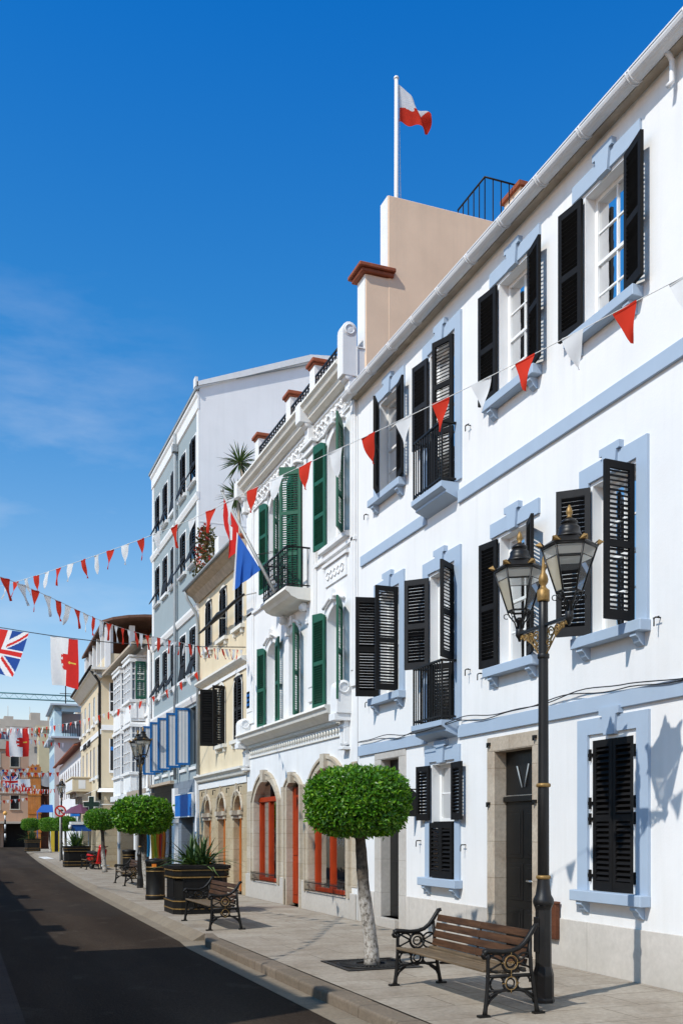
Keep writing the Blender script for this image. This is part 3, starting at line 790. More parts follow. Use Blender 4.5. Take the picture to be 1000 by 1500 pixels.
# carved stone shopfront, ground storey
def arch_trim(op_, wd, pr, m, zfoot=None, key=True, name='stone_arch'):
    k = MB(); f = arch_fn(op_); a, b = op_['a'], op_['b']; zs = op_['d']-op_.get('rise', 0); z0 = op_['c'] if zfoot is None else zfoot
    F.box(k, a-wd, a, 0, pr, z0, zs); F.box(k, b, b+wd, 0, pr, z0, zs)
    F.box(k, a-wd*1.0, a-wd*.72, pr, pr+.03, z0, zs); F.box(k, b+wd*.72, b+wd, pr, pr+.03, z0, zs)
    n = 16; c = (a+b)/2; hw = (b-a)/2; sc = (hw+wd)/hw
    def outer(s): return (c+(s-c)*sc, zs+(max(f(s), zs)-zs)*(1+wd*.9/max(.1, op_['d']-zs)))
    for i in range(n):
        u, v = a+(b-a)*i/n, a+(b-a)*(i+1)/n
        (ou, zu), (ov, zv) = outer(u), outer(v)
        fu, fv = max(f(u), zs), max(f(v), zs)
        F.face(k, [(u,pr,fu),(ou,pr,zu),(ov,pr,zv),(v,pr,fv)])
        F.face(k, [(ou,pr,zu),(ou,0,zu),(ov,0,zv),(ov,pr,zv)]); F.face(k, [(u,pr,fu),(u,-.02,fu),(v,-.02,fv),(v,pr,fv)])
        m1, m2 = .7, 1.
        iu = (u+(ou-u)*m1, fu+(zu-fu)*m1); iv = (v+(ov-v)*m1, fv+(zv-fv)*m1)
        F.face(k, [(iu[0],pr+.035,iu[1]),(ou,pr+.035,zu),(ov,pr+.035,zv),(iv[0],pr+.035,iv[1])])
        F.face(k, [(ou,pr+.035,zu),(ou,pr,zu),(ov,pr,zv),(ov,pr+.035,zv)]); F.face(k, [(iu[0],pr+.035,iu[1]),(iu[0],pr,iu[1]),(iv[0],pr,iv[1]),(iv[0],pr+.035,iv[1])])
    if key: F.box(k, c-.11, c+.11, 0, pr+.09, op_['d']-.06, op_['d']+wd*1.05)
    return k.build(name, M[m], F.root)
base2 = MB()
for a, b, z in ((17.7, 18.0, .5), (18.0, 20.62, .4), (20.64, 20.98, .62), (22.0, 22.46, .62), (22.48, 24.9, .43), (24.92, 25.42, .6)):
    F.box(base2, a, b, 0, .05, -.15, z)
base2.build_each('plinth', M['stone_pale'], b2, bevel=.012)
pier = MB()
for a, b, z in ((17.68, 17.97, 3.05), (20.62, 20.84, 2.75), (22.08, 22.46, 2.75), (24.9, 25.42, 2.75)): F.box(pier, a, b, 0, .015, .62, z)
pier.build_each('pier', M['tan'], b2)
for o_ in (gA, gB):
    arch_trim(o_, .23, .05, 'tan')
    a, b, c, dd, zs = o_['a'], o_['b'], o_['c'], o_['d'], o_['d']-o_['rise']
    fr = MB(); w = b-a
    for x in (a+.02, a+w*.52, b-.13): F.box(fr, x, x+.11, -.2, -.1, c, zs+.02)
    F.box(fr, a, b, -.19, -.11, c, c+.1); F.box(fr, a, b, -.21, -.08, zs-.02, zs+.1)
    wf = fr.build('shop_window', M['red_wood'], b2, bevel=.008)
    tr = MB(); tr.ring(F.P((a+b)/2, -.14, zs+.1), (0,1,0), (0,0,1.*.42), (b-a)/2-.05, .03, 20, 5, 0, 0, 180); tr.tube([F.P((a+b)/2,-.14,zs+.1), F.P((a+b)/2,-.14,dd-.04)], .035, 6); tr.build('fanlight', M['dark_door'], wf)
    pn = MB(); dark_back(F, pn, a, b, c, dd, -.16); pn.build('pane', M['glass'], wf)
    bl = MB()
    z = c+.12
    while z < zs-.05: F.box(bl, a+.05, b-.05, -.25, -.21, z, z+.02); z += .048
    dark_back(F, bl, a-.1, b+.1, c, dd, -.32, 1)
    bl.build('blind', [M['cream_trim'], M['dark']], wf)
    gr = MB(); n = int((b-a)/.07)
    F.box(gr, a-.05, b+.05, .1, .115, c+.04, c+.055); F.box(gr, a-.05, b+.05, .1, .115, c+.2, c+.215)
    for i in range(n+1):
        s = a-.04+(b-a+.08)*i/n; gr.tube([F.P(s,.108,c+.01), F.P(s,.108,c+.25)], .006, 4)
    for s in (a-.045, b+.045): F.box(gr, s-.006, s+.006, 0, .11, c+.04, c+.055)
    gr.build('sill_grille', M['iron'], b2)
arch_trim(gD, .18, .05, 'tan', 0)
d = MB(); a, b = gD['a'], gD['b']; F.box(d, a, b, -.18, -.1, .05, 2.72)
for x0, x1 in ((a+.08, a+.38), (b-.38, b-.08)):
    F.box(d, x0, x1, -.1, -.085, .25, 1.0); F.box(d, x0, x1, -.1, -.085, 1.15, 2.5)
d.build('door', M['red_wood'], b2, bevel=.01)
dk = MB(); dark_back(F, dk, a, b, 0, 2.9, -.19); dk.build('door_recess', M['dark'], b2)
# lower cornice with carved frieze
profile_run(F, 'cornice', 18.5, 25.25, [(0,4.22),(.36,4.22),(.38,4.17),(.33,4.13),(.31,4.06),(.2,4.0),(.12,3.93),(0,3.93)], 'cream_trim')
fz = MB()
F.box(fz, 18.5, 25.2, 0, .05, 3.84, 3.925)
s = 18.52
while s < 25.15:
    F.box(fz, s, s+.05, .0, .1, 3.86, 3.925); s += .085
s = 18.55
while s < 25.1:
    fz.lathe([(.005,-.07),(.045,-.05),(.05,0),(.04,.04),(.005,.055)], 6, 0, (0,0)); k0 = len(fz.v)-5*6
    for i in range(k0, len(fz.v)): x, y, z = fz.v[i]; fz.v[i] = F.P(s+y, .03+x*.5, 3.74+z)
    s += .17
F.box(fz, 18.45, 25.25, 0, .035, 3.6, 3.63)
fz.build('frieze', M['cream_trim'], b2)
for s in (18.2, 25.3):
    sc = MB(); F.box(sc, s-.2, s+.17, 0, .3, 4.0, 4.5); sc.tube([F.P(s-.203,.15,4.5), F.P(s+.173,.15,4.5)], .147, 14); F.box(sc, s-.17, s+.14, 0, .34, 3.86, 4.0)
    sc.ring(F.P(s-.21,.15,4.5), (1,0,0), (0,0,1), .1, .02, 14, 5); sc.ring(F.P(s+.175,.15,4.5), (1,0,0), (0,0,1), .1, .02, 14, 5)
    F.box(sc, s-.12, s+.1, 0, .12, 3.4, 3.86); sc.tube([F.P(s-.123,.1,3.76), F.P(s+.103,.1,3.76)], .05, 10); sc.tube([F.P(s-.123,.07,3.42), F.P(s+.103,.07,3.42)], .04, 10); F.box(sc, s-.15, s+.13, 0, .16, 3.3, 3.36)
    for q in (-.07, 0, .05): F.box(sc, s+q-.012, s+q+.012, .12, .14, 3.42, 3.8)
    sc.build('scroll_bracket', M['white2'], b2, bevel=.01)
# pilasters
pl = MB()
for a, b in ((17.72, 17.95), (19.95, 20.45), (24.75, 25.35)): F.box(pl, a, b, 0, .045, 4.5, 10.0); F.box(pl, a+.06, b-.06, .045, .06, 4.8, 9.8)
pl.build_each('pilaster', M['white2'], b2, bevel=.008)
# windows
def hood(op_, z):
    a, b = op_[0]-op_[1]/2-.1, op_[0]+op_[1]/2+.1
    k = MB(); n = 8; pts = [(a+(b-a)*i/n, z+.16*math.sin(math.pi*i/n)) for i in range(n+1)]
    k.tube([F.P(s, .05, q) for s, q in pts], .035, 6); F.box(k, (a+b)/2-.07, (a+b)/2+.07, 0, .1, z+.08, z+.28)
    k.build('hood_mould', M['white2'], b2)
SH1 = [(174, 172), (None, 146), (172, 148)]; SH2 = [(173, 150), (6, 52), (173, 146)]
for t, ph, lst in [(t, ph, 1) for t, ph in zip(f1, SH1)] + [(t, ph, 2) for t, ph in zip(f2, SH2)]:
    c, w, z0, z1 = t; a, b = c-w/2, c+w/2
    sash(F, a, b, z0, z1, o=-.2, rows=5, cols=2, mid=False); hood(t, z1+.02)
    k = .7 if lst == 1 else .74
    if ph[0] is not None: leaf(F, a, b, z0+.02, z1-.12, 'f', ph[0], 'green', w=w*.56, arched=True, splits=(.5,) if lst == 1 else (.33,.66))
    leaf(F, a, b, z0+.02, z1-.12, 'n', ph[1], 'green', w=w*.52, arched=True, splits=(.5,) if lst == 1 else (.33,.66))
    if lst == 2 and c != 21.42: band(F, 'sill', a-.3, b+.3, z0-.1, z0, .1, 'white2')
pn = MB(); F.box(pn, 18.2, 19.4, 0, .03, 6.75, 7.15); F.box(pn, 18.1, 19.5, 0, .07, 7.16, 7.22)
for k in range(5): pn.ring(F.P(18.4+k*.2, .035, 6.95), (0,1,0), (0,0,1), .08, .018, 10, 4)
pn.build('carved_panel', M['white2'], b2)
band(F, 'string_course', 17.7, 20.0, 7.3, 7.38, .06, 'white2'); band(F, 'string_course', 22.1, 25.3, 7.3, 7.38, .06, 'white2')
# balcony
c = 21.12
sl = profile_run(F, 'balcony', 20.2, 22.05, [(0,6.93),(.62,6.93),(.64,6.86),(.55,6.8),(.5,6.74),(.35,6.68),(0,6.66)], 'cream_trim')
railing(F, sl, 20.26, 21.99, .57, 6.93, 7.82, 12, ornate=True)
for s in (20.4, 21.85):
    cs = MB(); cs.tube([F.P(s-.065,.16,6.55), F.P(s+.065,.16,6.55)], .09, 12); cs.tube([F.P(s-.055,.06,6.28), F.P(s+.055,.06,6.28)], .05, 10); F.box(cs, s-.06, s+.06, 0, .1, 6.2, 6.6); cs.build('console', M['white2'], sl)
# upper frieze and cornice
profile_run(F, 'cornice', 17.95, 25.4, [(0,10.82),(.33,10.82),(.35,10.75),(.3,10.71),(.27,10.64),(.18,10.6),(.16,10.5),(.07,10.44),(0,10.42)], 'cream_trim')
fz = MB()
for z, h in ((9.96,.03),(10.36,.04)): F.box(fz, 18.0, 25.3, 0, .04, z, z+h)
s = 18.1; k = 0
while s < 25.2:
    fz.ring(F.P(s, .02, 10.17), (0,1,0), (0,0,1), .09, .024, 9, 4)
    fz.ring(F.P(s+.14, .015, 10.17+(.05 if k % 2 else -.05)), (0,1,0), (0,0,1), .05, .025, 7, 4)
    fz.obox(F.P(s+.07, .015, 10.29), (.02,0,0), (0,.07,.015), (0,-.01,.02)); fz.obox(F.P(s+.2, .015, 10.05), (.02,0,0), (0,.06,-.02), (0,.01,.02))
    s += .28; k += 1
fz.build('frieze', M['white2'], b2)
for i, s in enumerate((17.82, 20.2, 25.3)):
    sc = MB(); F.box(sc, s-.13, s+.15, 0, .3 if i == 0 else .36, 10.42, 11.3 if i == 0 else 10.84); F.box(sc, s-.11, s+.12, 0, .16, 10.05, 10.41); sc.tube([F.P(s-.12,.16,10.41), F.P(s+.13,.16,10.41)], .08, 12)
    if i == 0: sc.tube([F.P(s-.133,.15,11.3), F.P(s+.153,.15,11.3)], .148, 14); sc.ring(F.P(s-.135,.15,11.3), (1,0,0), (0,0,1), .09, .018, 12, 4)
    if i == 1: F.box(sc, s-.3, s+.35, 0, .12, 9.82, 9.96); F.box(sc, s-.35, s+.4, 0, .18, 9.96, 10.04)
    sc.build('scroll_bracket', M['white2'], b2, bevel=.012)
# roof parapet: piers with terracotta caps, iron rails
for s in (20.0, 21.65, 24.2):
    pr = MB(); F.box(pr, s-.16, s+.16, -.12, .1, 10.98, 11.62); p_ = pr.build('parapet_pier', M['white2'], b2)
    cp = MB(); F.box(cp, s-.23, s+.23, -.2, .17, 11.62, 11.7); F.box(cp, s-.19, s+.19, -.16, .13, 11.57, 11.62); cp.build('coping', M['terracotta'], p_, bevel=.012)
for a, b in ((18.0, 19.84), (20.16, 21.49), (21.81, 24.04)):
    rb = MB(); F.box(rb, a, b, .06, .09, 11.3, 11.34); F.box(rb, a, b, .06, .09, 11.05, 11.075)
    n = int((b-a)/.16)
    for i in range(n+1):
        s = a+(b-a)*i/n; F.box(rb, s-.01, s+.01, .064, .086, 10.97, 11.3)
        if i < n: rb.ring(F.P(s+(b-a)/n/2, .075, 11.18), (0,1,0), (0,0,1), .06, .012, 8, 4)
    rb.build('parapet_railing', M['iron'], b2)
# beige party wall with raised rear part, cap, and roof rail
pw = MB(); Lc = lambda X: DW-X
F.box(pw, 17.66, 18.06, Lc(8.2), Lc(7.3), 10.3, 12.42); F.box(pw, 17.655, 18.02, Lc(13.5), Lc(7.77), 10.3, 14.03)
fw = MB(); F.box(fw, 17.672, 18.055, Lc(7.3), Lc(7.295), 10.9, 12.41); F.box(fw, 17.672, 18.015, Lc(7.77), Lc(7.765), 12.4, 14.02)
p_ = pw.build('party_wall', M['beige'], b2, bevel=.02); fw.build('painted_edge', M['white2'], p_)
cp = MB(); F.box(cp, 17.55, 18.2, Lc(7.9), Lc(7.14), 12.5, 12.58); F.box(cp, 17.6, 18.14, Lc(7.88), Lc(7.2), 12.42, 12.5); cp.build('coping', M['terracotta'], p_, bevel=.015)
rr = MB()
y = 20.0
def rail(p, q, z0, z1, n):
    rr.tube([(*p, z1), (*q, z1)], .022, 6); rr.tube([(*p, z0+.12), (*q, z0+.12)], .016, 6)
    for i in range(n+1):
        t = i/n; x_, y_ = p[0]+(q[0]-p[0])*t, p[1]+(q[1]-p[1])*t; rr.tube([(x_,y_,z0), (x_,y_,z1)], .014, 5)
rail(((11.15-DW), 19.9-S0), ((12.2-DW), 19.9-S0), 13.5, 16.55, 5); rail(((11.15-DW), 19.9-S0), ((11.15-DW), 21.2-S0), 13.5, 16.55, 5)
rr.ring(((10.95-DW), 19.9-S0, 15.25), (1,0,0), (0,0,1), .16, .014, 10, 5, 0, 0, 180); rr.tube([((10.79-DW),19.9-S0,15.25),((10.79-DW),19.9-S0,13.5)], .014, 5)
rr.build('stair_railing', M['iron'], b2)
st = MB(); F.box(st, 18.5, 23., Lc(13.5), Lc(9.3), 10.9, 13.5); F.box(st, 19.7, 20.4, Lc(12.4), Lc(11.95), 13.5, 16.4); st.build('roof_room', M['beige'], b2)
cp = MB(); F.box(cp, 19.62, 20.48, Lc(12.5), Lc(11.88), 16.4, 16.5); cp.build('coping', M['terracotta'], b2)
# ================================================================== small cream yellow house
S0 = 25.46
b3 = thing('town_house', 'narrow cream yellow house with dark arched shutters above three golden stone arches', 'building', (DW, S0, 0))
F = Fac(b3, S0)
w3 = [(29.72,.78,7.25,8.72,.34),(27.95,.8,7.25,8.72,.34),(26.2,.78,7.25,8.72,.02)]
w2 = [(28.13,.86,4.2,5.95,.3),(26.3,.84,4.2,5.95,.3)]
ga = [(29.9,.84,0,2.66),(28.15,.84,0,2.68),(26.4,.84,0,2.68)]
OPS = [dict(a=c-w/2, b=c+w/2, c=z0, d=z1, rise=r, rev=.025) for c, w, z0, z1, r in w3+w2]
GOPS = [dict(a=c-w/2, b=c+w/2, c=z0, d=z1, rise=.42, rev=.3) for c, w, z0, z1 in ga]
mb = MB(); wall(F, mb, 25.46, 31.0, 3.3, 9., OPS); shell(F, mb, 25.46, 31., 3.3, 9., 9.); mb.build('wall', M['yellow'], b3)
mb = MB(); wall(F, mb, 25.46, 31.0, -.15, 3.3, GOPS); shell(F, mb, 25.46, 31., -.15, 3.3, 9.); mb.build('stone_storey', M['tan2'], b3)
for o_ in GOPS:
    tr = MB(); f = arch_fn(o_); a, b = o_['a'], o_['b']; c = (a+b)/2; zs = o_['d']-.42
    pts = [(c+(a-c)*1.3*math.cos(R(t)), zs+.56*math.sin(R(t))) for t in range(0, 181, 15)]
    tr.tube([F.P(s, .02, z) for s, z in pts], .045, 6)
    for q in (a, b): F.box(tr, q-.14, q+.14, -.29, .09, zs-.1, zs+.02); F.box(tr, q-.11, q+.11, -.28, .05, zs-.2, zs-.1)
    F.box(tr, c-.04, c+.04, 0, .07, o_['d'], o_['d']+.34)
    tr.build('arch_moulding', M['tan'], b3)
    fr = MB(); F.box(fr, a, a+.2, -.28, -.16, .35, o_['d']); F.box(fr, b-.2, b, -.28, -.16, 0.05, o_['d']); F.box(fr, a, b, -.28, -.2, zs-.05, zs+.05)
    wf = fr.build('shop_window', M['orange_wood'], b3)
    g = MB(); dark_back(F, g, a, b, 0, o_['d'], -.25); g.build('pane', M['window_dark'], wf)
for k, (c, w, z0, z1, r) in enumerate(w3+w2):
    a, b = c-w/2, c+w/2
    tr = MB()
    if r > .1:
        o_ = dict(a=a, b=b, c=z0, d=z1, rise=r); f = arch_fn(o_)
        pts = [(a-.07, z0)]+[(a-.07+(w+.14)*i/10, max(f(a+w*i/10), z1-r)+.07) for i in range(11)]+[(b+.07, z0)]
        for p, q in zip(pts, pts[1:]):
            F.face(tr, [(p[0],.03,p[1]),(q[0],.03,q[1]),(c+(q[0]-c)*.86,.03,q[1]-.07 if 0 else q[1]-.08),(c+(p[0]-c)*.86,.03,p[1]-.08)])
    else: F.box(tr, a-.08, a, 0, .03, z0, z1); F.box(tr, b, b+.08, 0, .03, z0, z1)
    F.box(tr, a-.15, b+.15, 0, .12, z0-.1, z0)
    for q in (a, b): F.box(tr, q-.05, q+.05, 0, .08, z0-.22, z0-.1)
    tr.build('window_trim', M['cream_trim'], b3)
    bk = MB(); dark_back(F, bk, a, b, z0, z1, -.022); bk.build('window', M['window_dark'], b3)
    if k == 3:
        leaf(F, a, b, z0, z1-.1, 'f', 95, w=.5, pitch=.07, solid=True); leaf(F, a, b, z0, z1-.1, 'n', 98, w=.36, pitch=.07)
    else:
        for sd in 'nf': leaf(F, a, b, z0+.01, z1-.02, sd, 3, 'black_grey', pitch=.07, o=.008)
profile_run(F, 'cornice', 25.46, 31.0, [(0,6.36),(.16,6.36),(.16,6.3),(.1,6.24),(0,6.2)], 'cream_trim'); band(F, 'string_course', 25.46, 31., 6.02, 6.12, .04, 'white2')
profile_run(F, 'cornice', 25.46, 31.0, [(0,3.44),(.2,3.44),(.2,3.38),(.13,3.32),(.1,3.24),(0,3.2)], 'cream_trim'); band(F, 'string_course', 25.46, 31., 3.0, 3.19, .03, 'white2')
profile_run(F, 'eaves', 25.3, 31.2, [(0,9.4),(.42,9.36),(.42,9.27),(.38,9.22),(.2,9.12),(.05,8.92),(0,8.92)], 'soffit')
gt = MB(); gt.tube([F.P(25.3,.46,9.32), F.P(31.2,.46,9.32)], .05, 8); gt.tube([F.P(31.05,.46,9.26), F.P(31.05,.36,9.0), F.P(30.98,.12,8.6), F.P(30.95,.07,8.2), F.P(30.95,.07,3.5)], .045, 8); gt.build('gutter', M['pipe_grey'], b3)
tp = MB(); F.box(tp, 25.46, 31., -9, 0, 9.24, 9.26); F.box(tp, 29.6, 31., -.35, -.15, 9.26, 10.0); F.box(tp, 26.8, 28.9, -.35, -.15, 9.26, 9.75); F.box(tp, 28.92, 29.4, -.4, -.1, 9.26, 10.5); tp.build('roof_terrace', M['white2'], b3)
hk = MB()
for s in (26.0, 27.3, 28.9, 30.3): hk.tube([F.P(s,0,2.92), F.P(s,.08,2.92), F.P(s,.08,2.78)], .015, 5)
hk.build_each('hook', M['iron'], b3)
# street name plate on the corner pier
np = MB(); F.box(np, 25.0, 25.32, .047, .06, 4.92, 5.35); pl_ = np.build('street_plate', M['signwhite'], b2, loc=(0, 25.46-17.66, 0))
lt = MB()
for r_ in range(3):
    for q in range(6): F.box(lt, 25.03+q*.046, 25.03+q*.046+(.03 if (q*r_) % 4 != 1 else .012), .06, .062, 4.98+r_*.12, 5.05+r_*.12)
lt.build('plate_lettering', M['sign_blue'], pl_)

# ================================================================== tall grey blue block
S0 = 31.01
b4 = thing('apartment_block', 'tall grey blue block with white gable end, dark shutters and open blue casements', 'building', (DW, S0, 0))
F = Fac(b4, S0)
cs = [31.9, 33.42, 35.0, 36.5, 38.0]
rows = [(13.02,14.42), (10.4,11.75), (6.8,8.3)]
OPS = [dict(a=c-.42, b=c+.42, c=z0, d=z1, rev=.02) for c in cs for z0, z1 in rows]
OPS += [dict(a=c-.42, b=c+.42, c=3.88, d=5.75, rev=.12) for c in cs]
mb = MB(); wall(F, mb, 31.01, 39.05, 3.4, 15.6, OPS); F.face(mb, [(39.05,0,0),(39.05,0,15.2),(39.05,-9,16.9),(39.05,-9,0)]); mb.build('wall', M['greyblue'], b4)
g = MB(); F.face(g, [(31.01,0,-.1),(31.01,-9,-.1),(31.01,-9,17.9),(31.01,-3.7,17.35),(31.01,0,15.85)]); F.box(g, 31.0, 31.012, -3.72, .0, 11.5, 11.54)
g.build('gable_wall', M['gable'], b4)
rf = MB()
F.face(rf, [(30.9,.14,15.74),(39.2,.14,15.74),(39.2,-4,17.2),(30.9,-4,17.2)]); F.box(rf, 30.9, 39.2, .05, .14, 15.64, 15.73); rf.build('roof', M['pipe_grey'], b4)
cp = MB()
for (x0, z0), (x1, z1) in (((.1,15.9),(-3.7,17.4)), ((-3.7,17.4),(-9,18.0))):
    F.face(cp, [(30.93,x0,z0),(30.93,x1,z1),(30.93,x1,z1-.2),(30.93,x0,z0-.2)]); F.face(cp, [(30.93,x0,z0),(31.2,x0,z0),(31.2,x1,z1),(30.93,x1,z1)]); F.face(cp, [(30.93,x0,z0-.2),(31.2,x0,z0-.2),(31.2,x1,z1-.2),(30.93,x1,z1-.2)])
F.box(cp, 30.93, 31.2, .06, .15, 15.75, 16.05); cp.build('verge_coping', M['white2'], b4)
profile_run(F, 'cornice', 31.0, 39.1, [(0,15.63),(.1,15.63),(.1,15.52),(.05,15.44),(.05,15.1),(0,15.06)], 'white_paint')
for z in (12.35, 8.82, 5.98): profile_run(F, 'string_course', 31.0, 39.1, [(0,z+.12),(.1,z+.1),(.1,z+.02),(.05,z-.12),(0,z-.13)], 'white_paint')
for a, b in ((31.01,31.3), (38.75,39.05)): band(F, 'quoin_strip', a, b, 3.4, 15.05, .03, 'white_paint')
for c in cs:
    for k, (z0, z1) in enumerate(rows):
        a, b = c-.42, c+.42
        t = MB(); F.box(t, a-.08, a, 0, .012, z0, z1+.08); F.box(t, b, b+.08, 0, .012, z0, z1+.08); F.box(t, a, b, 0, .012, z1, z1+.08); F.box(t, a-.14, b+.14, 0, .1, z0-.1, z0); t.build('window_trim', M['white_paint'], b4)
        bk = MB(); dark_back(F, bk, a, b, z0, z1, -.018); bk.build('window', M['window_dark'], b4)
        for sd in 'nf': leaf(F, a, b, z0+.5, z1, sd, 4, 'black_grey', pitch=.09, o=.012, splits=())
        if (k, c) != (2, 35.0) or True:
            an = R(rnd.choice([8, 18, 24, 28]))
            fl = MB(); n = 7
            for i in range(n+1):
                h = .5*i/n; fl.obox(F.P(c, .02+h*math.sin(an), z0+.5-h*math.cos(an)), (0,.4,0), (-.02*math.sin(an),0,-.03*math.cos(an)), (-.006,0,.004))
            for q in (a+.03, b-.03): fl.obox(F.P(q, .02+.25*math.sin(an), z0+.5-.25*math.cos(an)), (0,.03,0), (-.25*math.sin(an),0,-.25*math.cos(an)), (-.012,0,.008))
            fl.build('shutter_flap', M['black_grey'], b4)
for c in cs:
    a, b = c-.42, c+.42; z0, z1 = 3.88, 5.75
    bk = MB(); dark_back(F, bk, a, b, z0, z1, -.11); bk.build('window', M['window_dark'], b4)
    t = MB(); F.box(t, a-.12, b+.12, 0, .06, z0-.18, z0-.08); t.build('sill', M['white_paint'], b4)
    fr = MB(); y0 = b-.02; wd = .5
    for o0, o1, q0, q1 in ((.02,.09,z0,z1),(wd-.07,wd,z0,z1),(.09,wd-.07,z1-.07,z1),(.09,wd-.07,z0,z0+.07)): F.box(fr, y0-.03, y0+.03, o0, o1, q0, q1)
    lf = fr.build('casement', M['blue_paint'], b4)
    pn = MB()
    for k in range(6): F.box(pn, y0-.012, y0+.012, .09+(wd-.16)*k/6, .09+(wd-.16)*(k+1)/6, z0+.07, z1-.07, k % 2)
    pn.build('panel', [M['signwhite'], M['stripe_grey']], lf)
dpp = MB(); dpp.tube([F.P(34.3,.1,15.5), F.P(34.3,.1,3.5)], .06, 8); F.box(dpp, 34.18, 34.42, .02, .2, 14.85, 15.1)
dpp.build('drain_pipe', M['pipe_grey'], b4)
# shop storey
sh = MB(); ops = [dict(a=31.9, b=33.7, c=0, d=2.2, rev=.5), dict(a=34.9, b=38.6, c=0, d=2.7, rev=.12)]
wall(F, sh, 31.01, 39.05, -.15, 3.4, ops); sh.build('shop_storey', M['greyblue2'], b4)
bk = MB(); dark_back(F, bk, 31.8, 34., 0, 2.8, -.49); dark_back(F, bk, 34.8, 38.8, 0, 2.8, -.115); bk.build('shop_interior', M['dark'], b4)
pl = MB(); F.box(pl, 34.25, 34.75, 0, .12, 0, 3.2); F.box(pl, 34.2, 34.8, 0, .16, 2.0, 2.14); F.box(pl, 38.65, 39.05, 0, .12, 0, 3.2); F.box(pl, 31.05, 31.3, 0, .08, 0, 3.4); pl.build_each('pier', M['white2'], b4)
bn = MB(); F.box(bn, 31.4, 34.0, .1, .16, 2.2, 2.92); bb = bn.build('shop_sign', M['sign_blue'], b4); bo = MB()
for z in (2.17, 2.92): F.box(bo, 31.36, 34.05, .09, .17, z, z+.035)
for s in (31.36, 34.0): F.box(bo, s, s+.045, .09, .17, 2.205, 2.92)
bo.build('sign_frame', M['signwhite'], bb)
aw = MB(); F.face(aw, [(35.0,.05,3.42),(39.0,.05,3.42),(39.0,1.0,3.2),(35.0,1.0,3.2)]); F.box(aw, 35.0, 39.0, .98, 1.02, 3.05, 3.22); F.box(aw, 34.95, 39.05, 0, .14, 3.38, 3.5)
aw.build('awning', M['canvas_tan'], b4)

# ================================================================== white house with bay windows
S0 = 39.06
b5 = thing('bay_window_house', 'white house with two stacked white bay windows and one dark green shutter', 'building', (7.08, S0, 0))
F = Fac(b5, S0)
ops = [dict(a=39.4, b=39.95, c=6.9, d=8.4, rev=.12), dict(a=39.35, b=39.85, c=5.9, d=6.75, rev=.12), dict(a=39.35, b=39.85, c=3.7, d=5.2, rev=.12), dict(a=39.5, b=42.8, c=0, d=2.7, rise=.6, rev=.08), dict(a=43.2, b=47.85, c=0, d=2.7, rise=.6, rev=.08)]
mb = MB(); wall(F, mb, 39.06, 47.9, -.15, 9.2, ops); shell(F, mb, 39.06, 47.9, -.15, 9.2, 9, near=False); mb.build('wall', M['white'], b5)
bk = MB()
for p in ops: dark_back(F, bk, p['a'], p['b'], p['c'], p['d'], -p['rev']+.01)
bk.build_each('window', M['window_dark'], b5)
for a, b, z in ((39.5,42.8,2.75),(43.2,47.85,2.75)):
    tr = MB(); tr.tube([F.P((a+b)/2-(b-a)*.52*math.cos(R(t)), .03, 2.12+.72*math.sin(R(t))) for t in range(0, 181, 15)], .09, 6); tr.build('arch_moulding', M['white_paint'], b5)
leaf(F, 40.0, 40.4, 7.0, 8.5, 'n', 92, 'green', w=.42, pitch=.08)
for bi, (s0, s1, ob) in enumerate(((40.25, 42.0, .62), (43.3, 45.3, .56))):
    bay = MB(); gl = MB(); bars = MB()
    F.box(bay, s0, s1, 0, ob, 8.5, 8.7); F.box(bay, s0-.08, s1+.08, 0, ob+.08, 8.7, 8.78)
    for z0, z1 in ((7.0, 8.5), (4.1, 5.9)):
        F.box(bay, s0+.03, s1-.03, 0, ob-.03, z0-.85, z0-.1); F.box(bay, s0-.06, s1+.06, 0, ob+.06, z0-.12, z0); F.box(bay, s0-.05, s1+.05, 0, ob+.05, z1, z1+.14)
        for k in range(2): F.box(bay, s0-.006, s0+.02, .06+ob*.48*k, .02+ob*.44*(k+1), z0-.75, z0-.2)
        F.box(gl, s0+.04, s1-.04, .0, ob-.04, z0, z1)
        for s in (s0, (s0+s1)/2-.04, s1-.08): F.box(bars, s, s+.08, ob-.08, ob, z0, z1)
        F.box(bars, s0, s0+.08, 0, .07, z0, z1)
        zt = z1-.5
        for z, h in ((zt, .07), (zt+.24, .025), (z0+.4, .025), (z0+.8, .025)):
            if z+h < z1: F.box(bars, s0+.002, s1-.002, ob-.045, ob-.004, z, z+h); F.box(bars, s0+.004, s0+.045, .07, ob-.08, z, z+h)
        for q in (.35, .65): F.box(bars, s0+.006, s0+.04, ob*q, ob*q+.03, z0, z1)
        for q in (.25, .75): F.box(bars, s0+(s1-s0)*q, s0+(s1-s0)*q+.03, ob-.04, ob-.006, z0, z1)
    F.box(bay, s0+.001, s0+.05, ob-.05, ob-.001, 3.2, 8.6); F.box(bay, s1-.05, s1-.001, ob-.05, ob-.001, 3.2, 8.6); F.box(bay, s0-.1, s1+.1, 0, ob+.12, 3.0, 3.24); F.box(bay, s0, s1, 0, ob-.04, 5.9, 6.1)
    q = bay.build('bay_window', M['white_paint'], b5, bevel=.01); bars.build_each('glazing_bars', M['white_paint'], q); gl.build_each('pane', M['window_grey'], q)
rf = MB(); F.face(rf, [(39.1,.75,9.1),(48,.75,9.1),(48,-5,11.2),(39.1,-5,11.2)]); F.box(rf, 39.1, 48, .6, .75, 9.0, 9.09); F.face(rf, [(39.1,.7,9.05),(39.1,-5,11.15),(39.1,-5,9.05)]); rf.build('roof', M['soffit'], b5)
band(F, 'string_course', 39.1, 47.9, 6.3, 6.45, .06, 'white_paint'); band(F, 'string_course', 39.1, 40.2, 3.3, 3.5, .06, 'white_paint')
